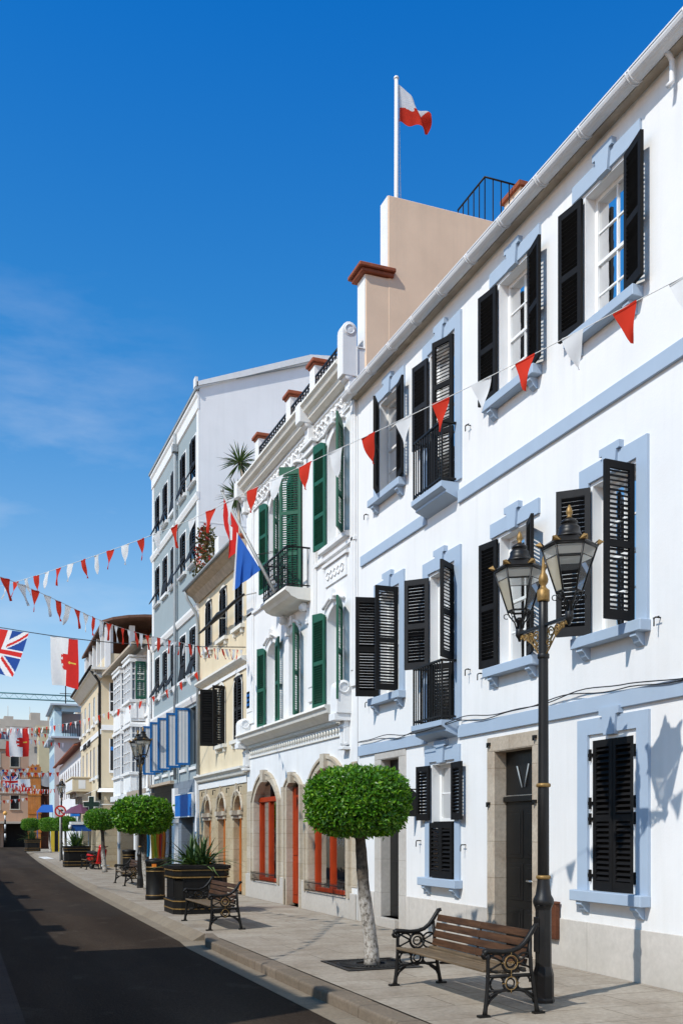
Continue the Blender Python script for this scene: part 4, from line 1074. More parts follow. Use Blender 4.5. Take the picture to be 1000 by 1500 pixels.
dpp = MB(); dpp.tube([F.P(39.12,.08,9.0), F.P(39.12,.08,3.4)], .05, 6); dpp.build('drain_pipe', M['white_paint'], b5)

# ================================================================== cream corner house with roof loggia
S0 = 48.0
b6 = thing('corner_house', 'pale cream corner house with arched slits, boxy balcony and colonnaded roof loggia', 'building', (6.35, S0, 0), -R(1.4))
F = Fac(b6, S0)
rA = [(49.25,.66,7.05,8.45),(51.3,.66,7.05,8.45),(53.6,.66,7.05,8.45),(56.0,.66,7.05,8.45),(58.0,.5,7.05,8.45)]
rB = [(49.3,.6,4.4,5.95),(51.3,.6,4.4,5.95),(53.0,.6,4.4,5.95),(55.0,.6,4.4,5.95),(57.2,.6,4.4,5.95)]
ops = [dict(a=c-w/2, b=c+w/2, c=z0, d=z1, rev=.012) for c, w, z0, z1 in rA] + [dict(a=c-w/2, b=c+w/2, c=z0, d=z1, rise=.28, rev=.012) for c, w, z0, z1 in rB] + [dict(a=50.5, b=52.2, c=0, d=2.6, rev=.4), dict(a=53, b=57.5, c=0, d=2.6, rev=.4)]
mb = MB(); wall(F, mb, 48, 58.6, 3.2, 9.3, ops); shell(F, mb, 48, 58.6, 3.2, 9.3, 9); mb.build('wall', M['cream'], b6)
mb = MB(); wall(F, mb, 48, 58.6, -.15, 3.2, ops); shell(F, mb, 48, 58.6, -.15, 3.2, 9); mb.build('stone_storey', M['tan2'], b6)
bk = MB()
for p in ops: dark_back(F, bk, p['a'], p['b'], p['c'], p['d'], -p['rev']*.8)
bk.build_each('window', M['window_dark'], b6)
for c, w, z0, z1 in rA+rB:
    t = MB(); F.box(t, c-w/2-.12, c-w/2, 0, .008, z0, z1-.1); F.box(t, c+w/2, c+w/2+.12, 0, .008, z0, z1-.1); F.box(t, c-w/2-.15, c+w/2+.15, 0, .12, z0-.14, z0); t.build('window_trim', M['white2'], b6)
for z0, z1 in ((7.4,8.75),(4.6,6.1)):                 # windows of the short side
    q = MB(); q.box(.42, .78, -.02, .01, z0, z1, 0); q.box(.36, .84, -.06, .0, z0-.12, z0, 1)
    for x in (.36, .8): q.box(x, x+.05, -.045, 0, z0, z1, 1)
    if z0 > 7:
        for z in (z0+.45, z0+.9): q.box(.42, .78, -.035, -.02, z, z+.05, 1)
        q.box(.58, .61, -.036, -.02, z0, z1, 1)
    else: q.box(.42, .78, -.03, -.02, z0+.95, z0+1.12, 2)
    q.build('window', [M['window_dark'], M['white_paint'], M['sign_blue']], b6)
band(F, 'string_course', 48, 58.6, 6.3, 6.55, .05, 'white2'); q = MB(); q.box(0, 1.2, -.05, 0, 6.5, 6.75); q.build('string_course', M['white2'], b6)
lt = MB()                                             # two groups of raised letters on the band
for g0, n in ((56.6, 6), (54.2, 5)):
    for i in range(n):
        s = g0-i*.33
        F.box(lt, s-.24, s-.18, .05, .065, 6.12, 6.45); F.box(lt, s-.05, s, .05, .065, 6.12, 6.45)
        F.box(lt, s-.18, s-.05, .05, .065, 6.39 if i % 2 else 6.26, 6.45 if i % 2 else 6.31)
        if i % 3: F.box(lt, s-.18, s-.05, .05, .065, 6.12, 6.17)
lt.build('wall_lettering', M['signblack'], b6)
profile_run(F, 'eaves', 47.75, 58.8, [(0,9.45),(.5,9.4),(.5,9.3),(.4,9.26),(.1,8.95),(0,8.95)], 'cream_trim')
q = MB(); q.box(-.5, 1.6, -.45, .0, 9.3, 9.42); q.box(-.35, 1.5, -.25, 0, 9.1, 9.3); q.build('eaves', M['cream_trim'], b6)
gt = MB(); gt.tube([F.P(47.6,.52,9.42), F.P(58.9,.52,9.42)], .07, 6); gt.tube([F.P(48.1,.5,9.35), F.P(48.1,.1,8.8), F.P(48.1,.07,8.6), F.P(48.1,.07,3.2)], .06, 6); gt.build('gutter', M['iron'], b6)
bl = MB(); F.box(bl, 52.6, 57.2, 0, .95, 3.75, 4.45); F.box(bl, 52.55, 57.25, 0, 1.0, 4.45, 4.52); q = bl.build('balcony', M['cream'], b6, bevel=.01)
pn = MB(); F.box(pn, 52.59, 52.6, .3, .65, 3.9, 4.35); F.box(pn, 52.8, 57.0, .95, .96, 3.85, 4.38); pn.build('panel', M['white2'], q)
cs_ = MB()
for s in (52.9, 54.4, 55.4, 56.9): F.box(cs_, s-.12, s+.12, 0, .75, 3.5, 3.745); F.box(cs_, s-.12, s+.12, 0, .45, 3.2, 3.5)
cs_.build_each('console', M['soffit'], q)
# loggia on the roof
lg = MB(); ys = [48.3, 50.2, 52.1, 54.0, 55.9, 57.8, 58.5]
for s in ys: F.box(lg, s-.13, s+.13, -.45, -.2, 9.45, 11.55)
for x in (.32, 1.35): lg.box(x, x+.26, .3, .55, 9.45, 11.6)
lg.build_each('loggia_column', M['white2'], b6)
pp = MB(); F.box(pp, 48.2, 58.6, -.4, -.25, 9.45, 10.15); pp.box(.3, 2.4, .25, .45, 9.45, 10.2); pp.build('parapet', M['cream'], b6)
dk = MB(); dark_back(F, dk, 48.2, 58.6, 9.4, 11.6, -2.5); dk.box(2.5, 2.52, .5, 10, 9.4, 11.7); dk.box(.5, 6, 3.0, 3.02, 9.4, 12.0); dk.build('loggia_interior', M['brown_box'], b6)
rf = MB()
top = [(0.05, .1, 11.72), (.5, -.15, 11.85), (1.2, -.25, 11.98), (2.0, -.3, 12.06), (3.2, -.3, 12.1)]
for (x0,y0,z0), (x1,y1,z1) in zip(top, top[1:]):
    rf.face([(x0,y0,z0),(x1,y1,z1),(x1,y1,z1-.12),(x0,y0,z0-.12)]); rf.face([(x0,y0,z0),(x1,y1,z1),(x1,10.7,z1),(x0,10.7,z0)]); rf.face([(x0,y0,z0-.12),(x1,y1,z1-.12),(x1,10.7,z1-.12),(x0,10.7,z0-.12)])
rf.face([(.05,.1,11.72),(.05,10.7,11.72),(.05,10.7,11.6),(.05,.1,11.6)]); rf.build('roof', M['roof'], b6)
nt_ = MB(); nt_.face([(1.2,-.05,9.6),(2.5,-.05,9.6),(2.9,-.05,11.95),(2.3,-.05,11.2)]); nt_.build('net_screen', M['canvas_green'], b6)
aw = MB(); aw.face([(-.1,-.05,3.75),(.9,-.05,3.75),(.9,-.5,3.55),(-.25,-.5,3.55)]); aw.face([(-.05,-.1,3.75),(-.05,2.5,3.75),(-.6,2.5,3.5),(-.6,-.3,3.5)]); aw.build('canopy', M['signwhite'], b6)

# ================================================================== low white wing with red roof, pale blue house, street end
S0 = 59.0
b7 = thing('low_house', 'low white house with red tiled eaves and tall pale windows beyond the cream house', 'building', (6.75, S0, 0), -R(1.95))
F = Fac(b7, S0); L = 81.2
ws = [60.2+i*2.1 for i in range(10)]
ops = [dict(a=c-.5, b=c+.5, c=4.0, d=6.0, rise=.3, rev=.015) for c in ws]+[dict(a=c-.4, b=c+.4, c=1.8, d=3.2, rev=.015) for c in ws[1:]]
mb = MB(); wall(F, mb, 59, L, -.15, 6.7, ops); shell(F, mb, 59, L, -.15, 6.7, 8); mb.build('wall', M['white'], b7)
for lo, m_ in ((0, 'window_grey'), (1, 'window_dark')):
    bk = MB()
    for p in ops:
        if (p['c'] < 3) == bool(lo): dark_back(F, bk, p['a'], p['b'], p['c'], p['d'], -.012)
    bk.build_each('window', M[m_], b7)
rf = MB(); F.face(rf, [(58.9,.5,6.75),(L,.5,6.75),(L,-4,8.3),(58.9,-4,8.3)]); F.box(rf, 58.9, L, .3, .5, 6.66, 6.74); rf.build('roof', M['terracotta'], b7)
sg = MB(); F.box(sg, 60.2, 61.9, .05, .5, 2.6, 3.15); sg.build('shop_sign', M['sign_blue'], b7)

S0 = 90.
b8 = thing('pale_blue_house', 'pale blue corner house with navy windows and an open balcony on its pink side', 'building', (7.9, S0, 0), -R(2))
F = Fac(b8, S0)
cs = [91.2, 92.9, 94.6, 96.3, 98.0]
ops = [dict(a=c-.45, b=c+.45, c=10.6, d=12., rev=.015) for c in cs[1:4]]+[dict(a=c-.5, b=c+.5, c=6.3, d=8.6, rev=.015) for c in cs]
mb = MB(); wall(F, mb, 90, 99, -.15, 12.7, ops); F.face(mb, [(90,0,10.3),(90,-1.9,10.3),(90,-1.9,10.0),(90,0,10.0)]); F.face(mb, [(90,0,10.3),(90,-.6,10.3),(90,-.6,12.7),(90,0,12.7)]); F.box(mb, 90, 90.3, -9, 0, 12.2, 12.7); F.box(mb, 90, 90.2, -9, -2.5, 10., 12.2); mb.build('wall', M['lightblue'], b8)
mb = MB(); F.face(mb, [(90,0,0),(90,-9,0),(90,-9,10.0),(90,0,10.)]); mb.build('side_wall', M['pinkpale'], b8)
bk = MB()
for p in ops: dark_back(F, bk, p['a'], p['b'], p['c'], p['d'], -.012)
bk.build_each('window', M['blue_paint'], b8); bk = MB(); F.box(bk, 91.5, 91.6, -9, -.6, 10., 12.2); bk.build('balcony_back_wall', M['pinkpale'], b8)
ex = MB(); F.box(ex, 90, 99, 0, .5, 9.7, 9.95); F.box(ex, 89.6, 99.2, -2, .35, 12.7, 12.85); F.box(ex, 89.5, 90, -3, .3, 9.85, 10.0); ex.build('cornice', M['stripe_grey'], b8)
rl = MB()
for i in range(9): rl.box(.7+i*.2, .74+i*.2, -.35, -.31, 10.0, 11.0)
rl.box(.6, 2.5, -.37, -.29, 11., 11.06); rl.build('railing', M['iron'], b8)
an = MB(); an.tube([(1.,1.,12.8),(1.,1.,14.8)], .05, 5); an.tube([(.5,1.,13.9),(1.5,1.,13.9)], .03, 5); an.build('aerial', M['iron'], b8)

hb = thing('hoarding', 'orange plank hoarding with timber scaffold and grey tarpaulin at the end of the street', 'hoarding', (6.4, 101, 0))
pk = MB(); x = 0
while x < 1.2: pk.box(x, x+.11, 0, .05, .1, 8.1+rnd.uniform(-.15, .15)); x += .12
for z in (1.6, 3.4, 5.2, 7.0): pk.box(-.03, 1.25, -.06, -.003, z, z+.12)
pk.build('planks', M['hoarding'], hb)
sc = MB()
for x in (1.3, 1.9, 2.4): sc.tube([(x,.2,0),(x,.2,7.6)], .05, 5)
for z in (2, 3.6, 5.2, 6.4): sc.tube([(1.2,.2,z),(2.5,.2,z)], .05, 5)
sc.tube([(1.3,.18,5.2),(2.4,.18,2.0)], .05, 5); sc.box(1.22, 2.5, .5, .55, 0, 6.3); sc.build('scaffold', M['brown_box'], hb)
tp = MB(); tp.grid(lambda u, v: (1.2+1.3*u, .1-.1*math.sin(3*u+2*v), 6.2+1.3*v-.15*math.sin(math.pi*u)), 8, 6); tp.build('tarpaulin', M['tarp'], hb)

by = thing('yellow_house', 'pale yellow house front beyond the orange hoarding', 'building', (7.75, 106, 0), -R(3))
F = Fac(by, 106); ops = [dict(a=c-.5, b=c+.5, c=z, d=z+1.7, rev=.15) for c in (107.3, 109.5, 111.7) for z in (3.5, 6.5, 9.5)]
mb = MB(); wall(F, mb, 106, 113, 0, 12.2, ops); shell(F, mb, 106, 113, 0, 12.2, 6); F.box(mb, 105.8, 113, -6, .3, 12.2, 12.5); mb.build('wall', M['paleyellow'], by)
bk = MB()
for p in ops: dark_back(F, bk, p['a'], p['b'], p['c'], p['d'], -.14)
bk.build_each('window', M['window_dark'], by)

pe = thing('street_end_house', 'dusty pink house with dark slate roof closing the end of the street', 'building', (-9, 121, 0))
wx = [1.2, 3.7, 6.2, 8.7, 11.1, 13.1, 15.2]
pb = MB()
def xwall(mb, x0, x1, z0, z1, ops):
    X = sorted({x0, x1}|{v for p in ops for v in p[:2]}); Z = sorted({z0, z1}|{v for p in ops for v in p[2:]})
    for i in range(len(X)-1):
        for j in range(len(Z)-1):
            cx, cz = (X[i]+X[i+1])/2, (Z[j]+Z[j+1])/2
            if any(p[0] < cx < p[1] and p[2] < cz < p[3] for p in ops): continue
            mb.face([(X[i],0,Z[j]),(X[i+1],0,Z[j]),(X[i+1],0,Z[j+1]),(X[i],0,Z[j+1])])
wops = [(x-.45, x+.45, z, z+1.55) for x in wx for z in (4.3, 6.8, 9.2)]
xwall(pb, 0, 16.75, 2.7, 11.2, wops); pb.face([(16.75,0,2.7),(16.75,8,2.7),(16.75,8,11.2),(16.75,0,11.2)]); pb.build('wall', M['pink'], pe)
q = MB()
for x0, x1, z0, z1 in wops: q.face([(x0,.15,z0),(x1,.15,z0),(x1,.15,z1),(x0,.15,z1)])
q.build_each('window', M['window_dark'], pe)
q = MB(); q.face([(.1,.3,2.7),(16.6,.3,2.7),(16.6,.3,11.),(.1,.3,11.)]); q.build('inner_wall', M['dark'], pe)
q = MB(); q.box(0, 16.8, -.12, 0, 8.55, 8.75); q.box(0, 16.8, -.12, 0, 6.1, 6.25); q.box(0, 16.9, -.2, .3, 11.2, 12.3)
for x in wx:
    for z in (4.3, 6.8, 9.2): q.box(x-.6, x+.6, -.14, 0, z-.12, z); q.box(x-.55, x-.45, -.04, 0, z, z+1.6); q.box(x+.45, x+.55, -.04, 0, z, z+1.6)
q.box(0, 16.8, -1.6, 0, 2.6, 2.85); q.build_each('trim', M['stonehill'], pe)
q = MB(); q.face([(0,-.2,12.3),(16.9,-.2,12.3),(16.3,2.2,13.4),(0,2.2,13.4)]); q.face([(16.9,-.2,12.3),(16.9,8,12.3),(16.3,6,13.4),(16.3,2.2,13.4)]); q.build('roof', M['blue_paint'] if 0 else mat('dark slate', (.05,.06,.085), .6, .2, 4, .2, 10), pe)
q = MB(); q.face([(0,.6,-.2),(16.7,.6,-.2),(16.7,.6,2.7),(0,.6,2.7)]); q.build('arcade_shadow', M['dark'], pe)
q = MB()
for x in (1, 4.5, 8, 11.4, 13.6): q.box(x, x+.35, -.05, .3, -.2, 2.7)
q.build_each('pier', M['pink'], pe)
# pale blocks stepping up the hill behind
for i, (x0, x1, y, z1, lab) in enumerate(((-40, 26, 250, 28.5, 'long pale concrete block on the hillside above the pink house'), (27, 36, 246, 30.5, 'small pale tower block on the hillside behind the pale yellow house'))):
    hbk = thing('hillside_block', lab, 'building', (x0, y, 0))
    ww = x1-x0; q = MB(); ops = []
    x = 1.5
    while x < ww-2: ops.append((x, x+1.2, z1-4, z1-2.4)); ops.append((x, x+1.2, z1-8, z1-6.4)); x += 3.1
    xwall(q, 0, ww, 0, z1, ops); q.box(0, ww, .3, 12, 0, z1-.3); q.build('wall', M['stonehill'], hbk)
    q = MB()
    k = 0
    while k < ww-4: h = rnd.uniform(.6, 2.2); q.box(k, k+rnd.uniform(2, 3.6), .5, 6, z1-.3, z1+h); k += rnd.uniform(3.5, 7)
    for a in range(0, int(ww), 5): q.tube([(a+1.3,1,z1),(a+1.3,1,z1+3.3)], .07, 4)
    q.build_each('roof_block', M['stonehill'], hbk)
hl = MB(); hl.grid(lambda u, v: (-160+420*u, 200+150*v, -1+24*v+4*noise.noise(Vector((u*5, v*3, 0)))), 24, 10); struct(hl.build('hill', M['ground']))
cr = thing('tower_crane', 'thin teal crane jib crossing the sky beyond the roofs', 'crane', (-20, 330, 0))
q = MB(); q.box(-.7, .7, -.7, .7, 0, 46); q.build('mast', M['crane'], cr)
q = MB()
for z in (43.6, 45.3): q.tube([(-15,0,z),(61,0,z)], .22, 5)
for i in range(50): q.tube([(-15+i*1.52,0,43.6 if i % 2 else 45.3),(-15+(i+1)*1.52,0,45.3 if i % 2 else 43.6)], .07, 4)
q.build('jib', M['crane'], cr)
# ================================================================== clipped street trees
def crown_point(th, ph):
    # squarish dome: flat underside, rounded shoulders
    x, y, z = math.cos(ph)*math.cos(th), math.cos(ph)*math.sin(th), math.sin(ph)
    p = 2.9
    k = (abs(math.cos(ph))**p + abs(math.sin(ph))**p)**(-1/p)
    rz = .46 if z < 0 else .5
    return Vector((.70*x*k*(1.0 if z < 0 else 1.02), .70*y*k, rz*z*k))
def make_crown(nleaf, ls, seed):
    r = random.Random(seed); mb = MB()
    off = Vector((seed*3.1, 1.7, 9.2))
    def shape(th, ph):
        p = crown_point(th, ph); d = noise.noise(p*3.2+off)*.05+noise.noise(p*8+off)*.025
        return p*(1+d)
    # solid dark core, added to block light and stand in for inner shade
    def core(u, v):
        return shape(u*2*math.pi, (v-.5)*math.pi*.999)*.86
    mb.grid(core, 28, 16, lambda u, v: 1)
    for i in range(nleaf):
        th = r.uniform(0, 2*math.pi); ph = math.asin(r.uniform(-.97, 1))
        p0 = shape(th, ph)
        nrm = (shape(th, ph)*1.0).normalized(); nrm = Vector((nrm.x, nrm.y, nrm.z*1.2)).normalized()
        depth = r.random()**1.8*.13
        p = p0*(1-depth)
        if r.random() < .05: p = p0*(1+r.uniform(0, .07))
        out = (nrm*r.uniform(.2, .9)+Vector((r.gauss(0,.6), r.gauss(0,.6), r.gauss(.15,.55)))).normalized()
        side = out.cross(nrm+Vector((r.gauss(0,.35), r.gauss(0,.35), r.gauss(0.1,.35)))).normalized()
        up = side.cross(out).normalized()
        L = ls*r.uniform(.65, 1.25); w = L*r.uniform(.2, .27)
        b0 = p; t = p+out*L-up*L*.12; m1 = p+out*L*.45
        fold = up*w*.35
        mb.add([b0, m1+side*w+fold, t, m1-side*w+fold, m1], [(0,1,4),(4,1,2),(0,4,3),(4,2,3)], 0)
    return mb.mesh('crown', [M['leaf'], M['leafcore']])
crown_hi = make_crown(15000, .075, 3); crown_lo = make_crown(6500, .1, 5)
def trunk_mesh(lean, h, seed):
    r = random.Random(seed); mb = MB(); pts = []; rad = []
    for i in range(15):
        t = i/14
        pts.append((lean[0]*(t**1.6)+.02*math.sin(t*6+seed), lean[1]*t+.015*math.sin(t*5), -.03+h*t)); rad.append((.094-.028*t)*(1.18 if i == 0 else 1.0)*(1+.06*r.uniform(-1, 1)))
    mb.tube(pts, rad, 14)
    for k in range(5):
        w = k*1.25; mb.tube([pts[-2], (pts[-1][0]+.25*math.cos(w), pts[-1][1]+.25*math.sin(w), h+.25)], [.045,.018], 6)
    return mb.mesh('trunk', M['bark'])
tr_a = trunk_mesh((-.17, 0), 1.72, 1); tr_b = trunk_mesh((-.1, .08), 1.7, 2)
def tree(label, x, y, crown, trunk, lean, s=1., rz=0., dz=0):
    t = thing('clipped_tree', label, 'tree', (x, y, dz), 0, 'clipped mop-head trees along the kerb')
    obj('trunk', trunk, t); c = obj('crown', crown, t, (lean[0], lean[1], 2.06), (0,0,rz)); c.scale = (s, s, min(1.03, s*.97))
    return t
tree('nearest clipped round tree, pale leaning trunk in an iron grate beside the front bench', 4.92, 11.73, crown_hi, tr_a, (-.17,0), .9, .4)
tree('broad dark clipped tree standing behind the black litter bin and planter', 5.05, 28.6, crown_lo, tr_b, (-.1,.08), 1.16, 1.3, .08)
tree('bright green clipped tree left of the second lamp post, moped behind its trunk', 5.48, 40.5, crown_lo, tr_b, (-.15,.1), .84, 2.6, .1)
tree('darker far clipped tree just right of the no right turn sign', 6.25, 63, crown_lo, tr_b, (-.1,.05), .9, 4., .1)
tree('far clipped tree with a lit pale trunk left of the no right turn sign', 6.5, 77.5, crown_lo, tr_b, (-.1,.05), 1.0, 5., .15)
tree('farthest clipped tree, rising behind the last planter', 5.95, 88.5, crown_lo, tr_b, (-.1,.05), 1.1, .7, .2)
# tree grate
g = thing('tree_grate', 'square dark iron grate set in the paving round the nearest tree trunk', 'grate', (4.92, 11.73, 0))
q = MB()
for x0, x1, y0, y1 in ((-.5,-.44,-.5,.5),(.44,.5,-.5,.5),(-.44,.44,-.5,-.44),(-.44,.44,.44,.5)): q.box(x0, x1, y0, y1, .003, .014)
nb = 40
for i in range(nb):
    w = 2*math.pi*i/nb; d = Vector((math.cos(w), math.sin(w), 0)); e = Vector((-d.y, d.x, 0)); q.obox(d*.31+Vector((0,0,.011)), d*.11, e*.012, (0,0,.006))
q.ring((0,0,.01), (1,0,0), (0,1,0), .42, .013, 32, 5); q.ring((0,0,.01), (1,0,0), (0,1,0), .2, .013, 28, 5)
fr = q.build('frame', M['iron'], g)
q = MB(); q.box(-.49, .49, -.49, .49, -.02, .0035); q.build('bed', M['soil'], g)

# ================================================================== lamp posts
def make_lamp(label, loc):
    t = thing('street_lamp', label, 'street lamp', loc, 0, 'black twin lantern lamp posts')
    q = MB()
    prof = [(.112,0),(.112,.03),(.106,.05),(.106,.27),(.1,.3),(.084,.36),(.083,.4),(.081,.92),(.086,.94),(.1,.97),(.105,1.0),(.1,1.03),(.078,1.07),(.068,1.14),(.062,1.19),(.06,1.24),(.058,1.26)]
    q.lathe(prof[:10], 8, 0, (0,0), R(22.5), False); q.lathe(prof[9:], 20, 0)
    q.lathe([(.058,1.26),(.056,2.1),(.053,2.2),(.048,3.7),(.046,4.0)], 16, 0)
    q.lathe([(.056,3.42),(.06,3.43),(.06,3.46),(.056,3.47)], 16, 0)
    q.box(-.088,-.08,-.045,.045,.5,.85)
    post = q.build('post', M['lampiron'], t, bevel=.004)
    q = MB()
    for z in (1.245, 2.16): q.lathe([(.06,z-.02),(.07,z-.015),(.074,z),(.07,z+.015),(.06,z+.02)], 18, 0)
    q.lathe([(.058,3.99),(.062,4.0),(.062,4.1),(.05,4.11),(.03,4.13),(.026,4.15),(.046,4.18),(.05,4.21),(.04,4.25),(.022,4.28),(.018,4.33),(.012,4.42),(.002,4.46)], 14, 0)
    q.build('gold_trim', M['gold'], t)
    zz = lambda z: z if z < 4.42 else 4.42+(z-4.42)*.78
    q = MB(); q.box(-.02, .02, -.5, .5, 3.735, 3.765); ar = q.build('arm', M['lampiron'], t, bevel=.004)
    q = MB()
    for sg in (-1, 1):
        for c, rr, a0, a1 in (((.13,3.66),.055,-40,230),((.24,3.675),.042,-60,220),((.33,3.69),.032,-60,200),((.10,3.56),.04,-120,180),((.40,3.705),.022,-60,200)):
            q.ring((0, sg*c[0], c[1]), (0,sg,0), (0,0,1), rr, .0085, 14, 5, 0, a0, a1)
            q.ring((0, sg*c[0], c[1]), (0,sg,0), (0,0,1), rr*.5, .0075, 10, 4, 0, a0+60, a1+80)
        q.tube([(0,sg*.05,3.46),(0,sg*.1,3.5),(0,sg*.2,3.6),(0,sg*.34,3.68),(0,sg*.46,3.73)], .008, 5)
        for u in (.15,.22,.29): q.obox((0, sg*u, 3.585+.45*(u-.15)+.03), (.004,0,0), (0,sg*.02,.02), (0,-sg*.006,.012))
    q.build('scrollwork', M['gold'], ar)
    for sg in (-1, 1):
        y = sg*.45
        q = MB(); hexr = R(27.5)
        def hp(r, z, k): w = 2*math.pi*k/6+hexr; return Vector((r*math.cos(w), y+r*math.sin(w), z))
        zr, zb, Rr, Rb = 4.40, 3.985, .255, .12
        for k in range(6):
            q.tube([hp(Rb,zb,k), hp(Rr,zr,k)], .0105, 5); q.tube([hp(Rr,zr,k), hp(Rr,zr,k+1)], .013, 5); q.tube([hp(Rb,zb,k), hp(Rb,zb,k+1)], .012, 5)
            f1, f2 = hp(Rb+(Rr-Rb)*.76, zb+(zr-zb)*.76, k), hp(Rb+(Rr-Rb)*.76, zb+(zr-zb)*.76, k+1); q.tube([f1, f2], .004, 4)
            a, b_, c_, d_ = hp(.275,4.415,k), hp(.275,4.415,k+1), hp(.152,zz(4.515),k+1), hp(.152,zz(4.515),k)
            q.face([a,b_,c_,d_]); q.face([hp(.275,4.415,k),hp(.275,4.415,k+1),hp(.26,4.39,k+1),hp(.26,4.39,k)]); q.face([hp(.26,4.39,k),hp(.26,4.39,k+1),hp(.2,4.395,k+1),hp(.2,4.395,k)])
            # scrolled supports below the glass
            w = 2*math.pi*k/6+hexr; ex = Vector((math.cos(w), math.sin(w), 0)); cc = Vector((0,y,0))
            q.tube([cc+ex*.03+Vector((0,0,3.8)), cc+ex*.05+Vector((0,0,3.87)), cc+ex*.1+Vector((0,0,3.93)), cc+ex*.122+Vector((0,0,3.98))], .008, 5)
            q.ring(cc+ex*.135+Vector((0,0,3.935)), ex, (0,0,1), .026, .005, 10, 4, 0, -120, 150)
        q.lathe([(r_, zz(z_)) for r_, z_ in [(.152,4.515),(.125,4.55),(.108,4.58),(.1,4.62),(.102,4.64),(.092,4.66),(.066,4.685),(.062,4.695),(.08,4.7),(.08,4.72),(.058,4.745),(.03,4.76),(.02,4.77)]], 18, 0, (0,y))
        q.lathe([(.012,3.67),(.02,3.7),(.035,3.72),(.04,3.74),(.04,3.79),(.03,3.81),(.026,3.86),(.05,3.885),(.05,3.9),(.02,3.92)], 12, 0, (0,y))
        ln = q.build('lantern', M['lampiron'], t)
        pn = MB()
        for k in range(6):
            mi = 1 if k in (1, 2) else 0  # two neighbouring panes get the creamy, less clear glass
            e = .76
            q1, q2 = hp(Rb+(Rr-Rb)*e, zb+(zr-zb)*e, k), hp(Rb+(Rr-Rb)*e, zb+(zr-zb)*e, k+1)
            pn.face([hp(Rb,zb,k), hp(Rb,zb,k+1), q2, q1], mi); pn.face([q1, q2, hp(Rr,zr,k+1), hp(Rr,zr,k)], 3)
        pn.build('glass', [M['lampglass'], M['frost'], M['frost'], M['lace']], ln)
        q = MB()
        q.lathe([(r_, zz(z_)) for r_, z_ in [(.02,4.765),(.028,4.775),(.018,4.785),(.03,4.82),(.033,4.84),(.024,4.88),(.008,4.925),(.001,4.93)]], 10, 0, (0,y))
        for k in range(6):
            p = hp(.272,4.42,k); ex = (p-Vector((0,y,4.42))).normalized(); ez = Vector((-ex.y, ex.x, 0))
            q.face([p-ez*.045-ex*.02, p+ex*.012, p+ex*.05+Vector((0,0,.028)), p-ez*.014+Vector((0,0,.05))]); q.face([p+ez*.045-ex*.02, p+ex*.012, p+ex*.05+Vector((0,0,.028)), p+ez*.014+Vector((0,0,.05))])
            q.face([p-ez*.05-ex*.035+Vector((0,0,.01)), p+ez*.05-ex*.035+Vector((0,0,.01)), p+ez*.018+Vector((0,0,.045)), p-ez*.018+Vector((0,0,.045))])
        q.build_each('gold_ornament', M['gold'], ln)
    return t
lamp = make_lamp('tall black lamp post with two gold tipped lanterns beside the front bench', (5.44, 8.53, 0))
dup(lamp, (5.15, 30.2, 0), 0, 'second black lamp post, its lanterns showing above the broad dark tree')
dup(lamp, (5.75, 61.0, 0), 0, 'far small lamp post rising behind the no right turn sign')

